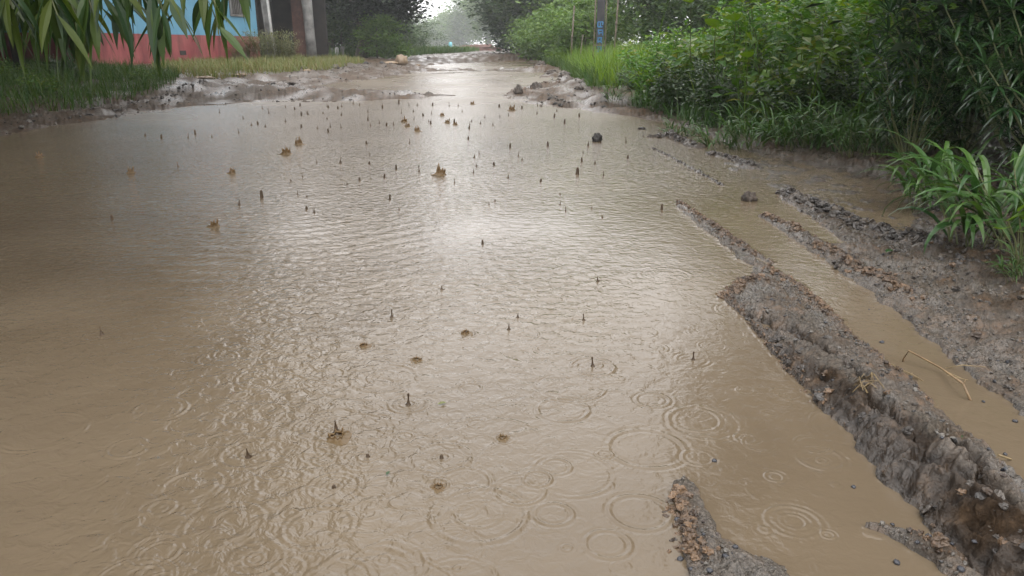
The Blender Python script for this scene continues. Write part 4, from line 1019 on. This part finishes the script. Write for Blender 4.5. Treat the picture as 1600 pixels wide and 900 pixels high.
# ---------------------------------------------------------------- rubble, litter, clods
def lump_mesh(name, rx, ry, rz_, mat, seed, parent=None, n=14, rough=0.28):
    th_ = np.linspace(0, np.pi, n); ph = np.linspace(0, 2 * np.pi, 2 * n, endpoint=False)
    T_, P_ = np.meshgrid(th_, ph, indexing='ij')
    d = np.stack([np.sin(T_) * np.cos(P_), np.sin(T_) * np.sin(P_), np.cos(T_)], -1)
    f = 1 + rough * (noise(d[..., 0] * 2.2 + seed, d[..., 1] * 2.2 + d[..., 2] * 1.7, seed) + 0.6 * noise(d[..., 0] * 5 + d[..., 2] * 4, d[..., 1] * 5 + seed, seed + 3) + 0.35 * noise(d[..., 0] * 11 + d[..., 2] * 8, d[..., 1] * 11 - d[..., 2] * 5, seed + 5))
    V = (d * f[..., None] * np.array([rx, ry, rz_])).reshape(-1, 3)
    m2 = 2 * n; q = []
    for i in range(n - 1):
        for j in range(m2): q.append((i * m2 + j, (i + 1) * m2 + j, (i + 1) * m2 + (j + 1) % m2, i * m2 + (j + 1) % m2))
    return mk(name, V, q, mat, parent, True)
def lump(name, px, py, wpx, hpx, mat, label, cat, seed, group=None, sink=0.3, flat=1.0, z=0.0):
    c = P(px, py, z); s = (c[1] * CP + H * SP) / F
    rx, rz_ = wpx * s / 2, hpx * s * 0.62
    o = lump_mesh(name, rx, rx * flat, rz_, mat, seed, None, 18, 0.45)
    o.location = (c[0], c[1] + rx * .3, max(gz(c[0], c[1]), 0) + rz_ * (0.5 - sink)); o.rotation_euler = (0, 0, rng.uniform(0, 6.28))
    return tag(o, label, cat, group)
lump("mud_clod", 933, 221, 14, 13, M["clod_dark"], "dark pointed mud clod standing alone in the puddle", "mud clod", 11, sink=.1)
lump("mud_clod", 943, 173, 12, 7, M["clod_dark"], "flat dark clod at the puddle edge below the shrubs", "mud clod", 12)
lump("mud_clod", 1003, 202, 11, 4, M["clod_dark"], "thin dark clod floating low near the long mud clump", "mud clod", 13)
lump("mud_clod", 1170, 314, 20, 16, M["clod"], "brown mud clod alone in the mouth of the wheel rut", "mud clod", 14, sink=.2)
for k, (px, py, w_, h_) in enumerate(((868, 165, 8, 5), (876, 167, 7, 4), (860, 160, 9, 5), (810, 150, 12, 13), (838, 143, 15, 12), (846, 110, 12, 9), (870, 106, 11, 8), (862, 118, 16, 8), (905, 150, 12, 8), (884, 122, 18, 10))):
    lump("mud_clod", px, py, w_, h_, M["clod_dark"] if k < 3 else M["clod"], ["first small dark clod of the row at the shiny mud edge", "last small dark clod of the row at the shiny mud edge", "dark clod between the shiny mud and the puddle", "brown upright clod at the left tip of the shiny mud flat", "round brown clod behind the shiny mud flat", "big brown clod in the far right road edge", "brown clod touching the tall yellow grass", "dark flat clod under the far brown clods", "clod at the shrub foot beside the shiny mud", "wide brown clod heap below the yellow grass"][k], "mud clod", 20 + k)
for k, (px, py, w_, h_) in enumerate(((572, 110, 8, 5), (523, 117, 14, 8), (500, 121, 10, 5), (475, 122, 12, 6), (428, 138, 9, 4), (456, 137, 12, 3), (597, 108, 8, 4), (670, 98, 5, 3), (485, 120, 7, 4))):
    lump("rubble_stone", px, py, w_, h_, M["clod_dark"] if k % 2 == 0 else M["clod"], ["small dark stone left of the buff slab", "dark jagged stone on the left mud bank", "low brown stone beside the dark jagged one", "grey stone at the grass edge of the left bank", "small dark stone on the grey mud bar", "flat brown stone on the grey mud bar", "flat dark stone next to the buff slab", "tiny stone on the far grey road", "dark pebble between bank stones"][k], "stone", 40 + k)
sl = P(626, 107)
slab = empty("stone_slab", (sl[0], sl[1], gz(sl[0], sl[1])), 0.2)
tag(slab, "buff coloured broken stone slab at the left road edge", "stone")
o = lump_mesh("block", .22, .25, .24, M["buff"], 3, slab, 8, .4); o.location = (0.05, 0, .16)
o = lump_mesh("ledge", .32, .2, .07, M["buff"], 5, slab, 8, .3); o.location = (-.32, 0, .1)
for k, (px, py, w_, h_, mt, nm, lab, cat) in enumerate(((457, 86, 14, 9, "white", "plastic_sack", "crumpled white sack in the grass before the shed", "sack"), (514, 88, 13, 6, "yellow", "plastic_bag", "yellow green plastic bag in the grass near the pale pillar", "bag"), (501, 100, 5, 3, "white", "paper_scrap", "small white scrap on the short yellowing grass", "litter"),
        (600, 94, 6, 3, "white", "paper_scrap", "white scrap on the grey ground before the grass bank", "litter"), (785, 109, 9, 4, "white", "paper_scrap", "white litter floating at the far puddle bar", "litter"), (653, 105, 7, 4, "buff", "stone_chip", "pale stone chip right of the buff slab", "stone"), (680, 96, 6, 3, "white", "paper_scrap", "white scrap beside the far left grass tip", "litter"), (375, 131, 18, 4, "buff", "stone_chip", "flat pale stone on the mud under the hanging leaf tips", "stone"), (480, 124, 11, 4, "buff", "stone_chip", "pale pinkish stone on the left bank", "stone"), (315, 138, 30, 4, "buff", "stone_chip", "wide flat pale stone slab at the end of the lush grass", "stone"))):
    lump(nm, px, py, w_, h_, M[mt], lab, cat, 60 + k)
mks = [(527, 38.0, .16, .42, "white marker stone standing in the grass under the tree"), (519, 38.5, .14, .36, "grey marker stone left of the white marker"), (536, 38.2, .18, .42, "grey marker stone right of the white marker")]
for k, (px, yy, w_, h_, lab) in enumerate(mks):
    x = xat(px, yy)
    o = MB(); o.box(-w_ / 2, w_ / 2, -.06, .06, -.1, h_); o.tube([(0, -.05, h_ - .02), (0, .05, h_ - .02)], w_ / 2 * .98, 10)
    o = o.build("marker_stone", M["white"] if k == 0 else M["concrete"]); o.location = (x, yy, gz(x, yy)); tag(o, lab, "marker", "marker stones under the left tree")
x = xat(704, 88)
cp = empty("painted_post", (x, 88, gz(x, 88) - .1)); tag(cp, "small pale cyan post at the far end of the road", "post")
m_ = MB(); m_.tube([(0, 0, 0), (0, 0, .4)], [.09, .09], 8); m_.build("foot", M["yellow"], cp); m_ = MB(); m_.tube([(0, 0, .401), (0, 0, .8), (0, 0, 1.0)], [.18, .2, .13], 8); m_.build("shaft", M["cyan"], cp)
x = xat(748, 84)
lump_o = lump_mesh("earth_heap", 2.4, 1.6, .6, M["brick"], 77); lump_o.location = (x, 84, gz(x, 84)); tag(lump_o, "low reddish earth heap at the far end of the road", "heap")

# pebbles on the near mud
peb = lump_mesh("pebble", 1, .8, .6, M["pebble"], 5, None, 6, .3)
pp = [(1435, 838), (1455, 815), (1398, 797), (1405, 855), (1522, 850), (1490, 838), (1337, 740), (1118, 700), (1300, 600), (1330, 570), (1430, 455), (1290, 505), (1360, 470), (1420, 600), (1560, 560), (1500, 540), (1480, 520), (1545, 700), (1520, 660), (1575, 690), (1575, 820), (1590, 640), (1450, 470), (1382, 455),
      (1095, 845), (1100, 830), (1135, 860), (1190, 850), (1150, 845), (1075, 800), (1060, 790), (1470, 890), (1503, 880), (1080, 875), (1065, 850), (1110, 880), (1465, 720), (1250, 470), (1380, 520), (1540, 610)]
for k, (px, py) in enumerate(pp):
    c = P(px, py, .03)
    zz = gz(c[0], c[1])
    o = peb if k == 0 else peb.copy()
    if k: COL.objects.link(o)
    s = rng.uniform(.0035, .007)
    o.scale = (s, s, s); o.location = (c[0], c[1], max(zz, 0) + s * .25); o.rotation_euler = (rng.uniform(-.4, .4), rng.uniform(-.4, .4), rng.uniform(0, 6))
    tag(o, "small wet black pebble lying on the near right mud", "pebble", "black pebbles on the near mud")

# twigs and straw on the mound
def surf(px, py, zg=0.08):
    for _ in range(6):
        c = P(px, py, zg); zg = gz(c[0], c[1])
    return np.array((c[0], c[1], zg))
tb = surf(1408, 575); te = surf(1526, 640)
tw_o = MB(); ym = tb[1]
p1 = at(1420, 548, tb[1] - .02); p2 = at(1470, 575, tb[1] - .08); p3 = at(1505, 600, te[1] + .02)
tw_o.tube([tb, at(1412, 560, tb[1] - .01), p1, p2, p3, te + [0, 0, -.005]], [.002, .0022, .0025, .0022, .003, .003], 6)
tw_o.tube([p3 + [0, 0, -.004], p3 + [.004, 0, .012]], [.0016, .0008], 5)
tag(tw_o.build("bent_twig", M["twig"], None, True), "thin dead twig bent into an arch above the rut water", "twig")
def straw_bundle(px, py, n, spread, L, label):
    c = surf(px, py)
    m_ = MB()
    for k in range(n):
        a = rng.normal(2.4, .7); b_ = c + np.array([rng.normal(0, spread), rng.normal(0, spread * .6), 0]); b_[2] = gz(b_[0], b_[1]) + .010 + .014 * rng.random()
        d = np.array([math.cos(a), math.sin(a), 0]) * L * rng.uniform(.3, 1) / 2
        e0, e1 = b_ - d, b_ + d
        e0[2], e1[2] = max(gz(e0[0], e0[1]) + .007, b_[2] - .02), max(gz(e1[0], e1[1]) + .007, b_[2] - .02)
        m_.tube([e0, b_ + [0, 0, .004], e1], [.0011, .0014, .0009], 5)
    return tag(m_.build("straw_bundle", M["straw"], None, True), label, "straw")
straw_bundle(1455, 612, 26, .035, .13, "loose bundle of pale straw on the mound beside the bent twig")
straw_bundle(1353, 612, 14, .014, .06, "small tuft of dry straw at the edge of the deep crevice")
def long_straw(pts, label):
    q = [surf(a, b) + [0, 0, .014] for a, b in pts]
    m_ = MB(); m_.tube(q, np.linspace(.0024, .0014, len(q)), 6)
    tag(m_.build("dry_straw", M["straw"], None, True), label, "straw")
long_straw([(1335, 512), (1365, 535), (1385, 560), (1425, 580)], "long straw stem curving along the crest of the mound")
long_straw([(1560, 715), (1580, 724), (1610, 735)], "short straw stem at the right picture edge on the mound")
def floatleaf(px, py, L, mat, label, z=0.004):
    c = P(px, py)
    V, Q = blades([(0, 0, 0)], 0, 0.05, L, L * .5, .25, 4, [.2, .9, 1, .6, .05], .2)
    o = mk("fallen_leaf", V, Q, M[mat]); o.location = (c[0], c[1], max(z, gz(c[0], c[1]) + .004)); o.rotation_euler = (0, 0, rng.uniform(0, 6)); tag(o, label, "leaf")
floatleaf(697, 631, .022, "grass_pale", "tiny pale leaf floating in the middle of the puddle")
floatleaf(608, 739, .014, "weed_dark", "tiny dark green leaf floating in the near puddle")
floatleaf(1390, 412, .05, "oleander", "wet green leaf lying on mud under the foreground grass")
floatleaf(1496, 715, .022, "weed_dark", "small green leaf in the deep crevice of the mound")

# ---------------------------------------------------------------- raindrop splashes standing on the water
def crown_mesh(seed):
    r_ = np.random.default_rng(seed)
    n, m_ = 40, 9
    a = np.arange(n) * 2 * np.pi / n
    top = 0.32 + 0.06 * np.cos(2 * a + r_.uniform(0, 6))
    for k in range(9):
        c = k * 2 * np.pi / 9 + r_.normal(0, .16); w_ = r_.uniform(.07, .15)
        dd_ = np.abs((a - c + np.pi) % (2 * np.pi) - np.pi)
        top += r_.uniform(.12, .62) * np.exp(-(dd_ / w_) ** 2)
    wob = 1 + 0.10 * np.cos(3 * a + r_.uniform(0, 6)) + 0.06 * np.cos(5 * a + r_.uniform(0, 6))
    V = []
    for side in (0, 1):
        for i in range(m_):
            t = i / (m_ - 1); t = t if side == 0 else 1 - t
            rad = (0.62 * (1 - t) ** 4 + 0.40 + 0.10 * t ** 1.5) * wob - side * 0.035
            z_ = -0.05 + (top + 0.05) * t
            lean = 0.12 * np.clip(top - 0.4, 0, 1) * t ** 2
            V.append(np.column_stack([np.cos(a) * (rad + lean), np.sin(a) * (rad + lean), z_]))
    V = np.vstack(V); q = [(i * n + k, i * n + (k + 1) % n, (i + 1) * n + (k + 1) % n, (i + 1) * n + k) for i in range(2 * m_ - 1) for k in range(n)]
    return V, q
def lathe(prof, n=12):
    V = [(r_ * math.cos(k * 2 * np.pi / n), r_ * math.sin(k * 2 * np.pi / n), z_) for r_, z_ in prof for k in range(n)]
    q = [(i * n + k, i * n + (k + 1) % n, (i + 1) * n + (k + 1) % n, (i + 1) * n + k) for i in range(len(prof) - 1) for k in range(n)]
    return V, q
jet_prof = [[(.42, -.05), (.26, .06), (.15, .2), (.10, .45), (.085, .68), (.12, .8), (.14, .9), (.09, .98), (.0, 1.0)],
            [(.5, -.05), (.3, .08), (.17, .28), (.10, .55), (.05, .85), (.0, 1.0)],
            [(.45, -.05), (.36, .15), (.3, .5), (.27, .75), (.2, .9), (.0, 1.0)]]
protoS = []
for k in range(3):
    o = mk("raindrop_splash", *crown_mesh(k + 1), M["crown_sheet"], None, True); protoS.append(o)
for k in range(3):
    o = mk("water_jet", *lathe(jet_prof[k]), M["jet"], None, True); protoS.append(o)
first = set()
def splash(kind, px, py, hpx, label, group, wmul=1.0):
    o = protoS[kind]
    if kind in first: o = o.copy(); COL.objects.link(o)
    first.add(kind)
    c = P(px, py); s = (c[1] * CP + H * SP) / F * hpx
    wd_ = s * (0.95 if kind < 3 else 0.62) * wmul
    if kind >= 3: wd_ = max(wd_, 0.008 + 0.0022 * c[1])
    o.scale = (wd_, wd_, s * (1.3 if kind < 3 else 1)); o.location = (c[0], c[1], 0.0); o.rotation_euler = (rng.normal(0, .06), rng.normal(0, .06), rng.uniform(0, 6.28))
    tag(o, label, "splash", group)
cr = "crown shaped raindrop splashes"
for k, (px, py, h_, lab) in enumerate(((689, 273, 15, "large spiky splash crown in the middle of the puddle"), (448, 241, 13, "spiky splash crown left of the puddle middle, nearer of the pair"), (467, 226, 11, "rounded splash crown left of the puddle middle, farther of the pair"), (632, 191, 8, "splash crown at the far puddle, upper of the stacked pair"), (637, 198, 7, "splash crown at the far puddle, lower of the stacked pair"),
        (652, 205, 8, "small splash crown just nearer than the stacked pair"), (699, 192, 7, "small splash crown right of the stacked pair, with spikes"), (711, 195, 6, "low splash crown touching the spiky small one"), (363, 271, 9, "pale rounded splash crown on the left ripples"), (335, 354, 12, "wide brown splash crown at the edge of the dark reflection"), (738, 163, 6, "low splash crown at the far puddle end"), (526, 684, 12, "broad bubbling splash crown in the near left water"), (62, 245, 8, "white rimmed splash crown near the left bank"), (691, 181, 6, "tiny splash crown among the far jets"),
        (800, 173, 9, "upright splash crown near the shiny mud flat"), (568, 541, 6, "low splash crown between the ripple rings"), (652, 563, 6, "low splash crown above the big double ring"), (786, 685, 6, "low splash crown right of the near jet"), (685, 762, 7, "low bubbling splash crown above the biggest ring"), (727, 521, 6, "low splash crown beside the pointed jet"), (205, 270, 9, "dark splash crown in the brown left water"))):
    splash(k % 3, px, py, h_, lab, cr, 2.1 if py > 500 else 1.0)
fj = [(410, 168), (446, 166), (469, 164), (511, 165), (534, 165), (528, 168), (552, 161), (562, 163), (623, 160), (639, 163), (652, 163), (676, 163), (702, 164), (716, 164), (471, 178), (480, 176), (511, 184), (575, 186), (593, 191), (579, 195), (604, 194), (516, 197), (496, 199), (471, 197), (380, 183), (393, 194), (403, 192), (373, 205), (331, 212), (305, 207), (627, 175), (646, 173), (661, 179), (722, 173), (670, 188), (673, 191), (734, 193), (737, 188), (780, 165), (781, 181), (839, 176), (866, 181), (343, 174), (227, 210), (252, 213), (294, 213), (870, 172), (905, 180)]
fj += [(rng.uniform(400, 900), rng.uniform(163, 205)) for _ in range(26)]
for k, (px, py) in enumerate(fj):
    splash(3 + k % 3, px, py + 2, rng.uniform(4, 7), "small dark raindrop jet standing at the far end of the puddle", "small far raindrop jets", .75)
mj = [(640, 222, 9), (797, 228, 8), (741, 244, 9), (810, 242, 9), (856, 226, 9), (919, 226, 11), (911, 238, 5), (909, 250, 8), (930, 254, 9), (978, 220, 9), (981, 245, 6), (794, 276, 8), (943, 273, 10), (609, 310, 10), (875, 302, 5), (884, 328, 9), (1034, 325, 11), (941, 338, 7), (740, 268, 7), (754, 379, 8), (532, 253, 12), (655, 266, 12), (619, 262, 9), (491, 330, 11), (710, 284, 8), (409, 306, 14), (374, 318, 12), (495, 252, 6), (577, 254, 5), (1005, 212, 5), (278, 258, 8), (175, 340, 8)]
mj += [(rng.uniform(330, 1000), rng.uniform(210, 330), rng.uniform(4, 8)) for _ in range(22)]
for k, (px, py, h_) in enumerate(mj):
    splash(3 + (k * 2) % 3, px, py + 2, h_ * .82, "slim brown raindrop jet standing in the middle part of the puddle", "raindrop jets in mid puddle", 1.0)
for k, (px, py, h_, kd, lab) in enumerate(((902, 272, 14, 5, "stout rounded jet right of the spiky crown"), (612, 496, 17, 3, "jet with a bead on top beside the upper ripple rings"), (809, 496, 11, 4, "small pointed jet above the larger pointed jet"), (795, 515, 15, 4, "pointed cone shaped jet in the middle of the near water"), (926, 572, 20, 3, "tall knobbed jet amid the right ripples"), (638, 632, 25, 3, "tallest near jet with a knob, standing in its own ring"), (159, 523, 18, 4, "dark pointed jet alone in the brown left water"), (388, 714, 24, 4, "slim orange brown jet in the left near ripples"), (526, 676, 30, 4, "pointed jet rising from the bubbling splash crown"), (1083, 562, 18, 3, "jet near the mound's water edge"), (912, 500, 14, 3, "small jet in the right ripples above the knobbed jet"), (690, 716, 8, 5, "low dot of water in the ring right of the double ring"), (575, 714, 7, 5, "low dot of water at the centre of the left double ring"), (522, 762, 7, 5, "low dot of water at the centre of the lower left ring"), (934, 440, 14, 4, "thin jet in the middle right water"), (690, 452, 8, 4, "tiny jet in the calm middle water"))):
    splash(kd, px, py, h_ * .78, lab, "near raindrop jets", 1.15)

# ---------------------------------------------------------------- rain haze
m, nt, out = newmat("rain_haze")
pv = nd(nt, "ShaderNodeVolumePrincipled", i_Density=0.0013, i_Anisotropy=0.3)
pv.inputs["Color"].default_value = (0.96, 0.98, 1.0, 1)
nt.links.new(pv.outputs[0], out.inputs["Volume"])
tag(MB().box(-260, 260, -80, 320, -1.6, 21).build("haze", m), "thin rain haze filling the air", "haze", kind="stuff")
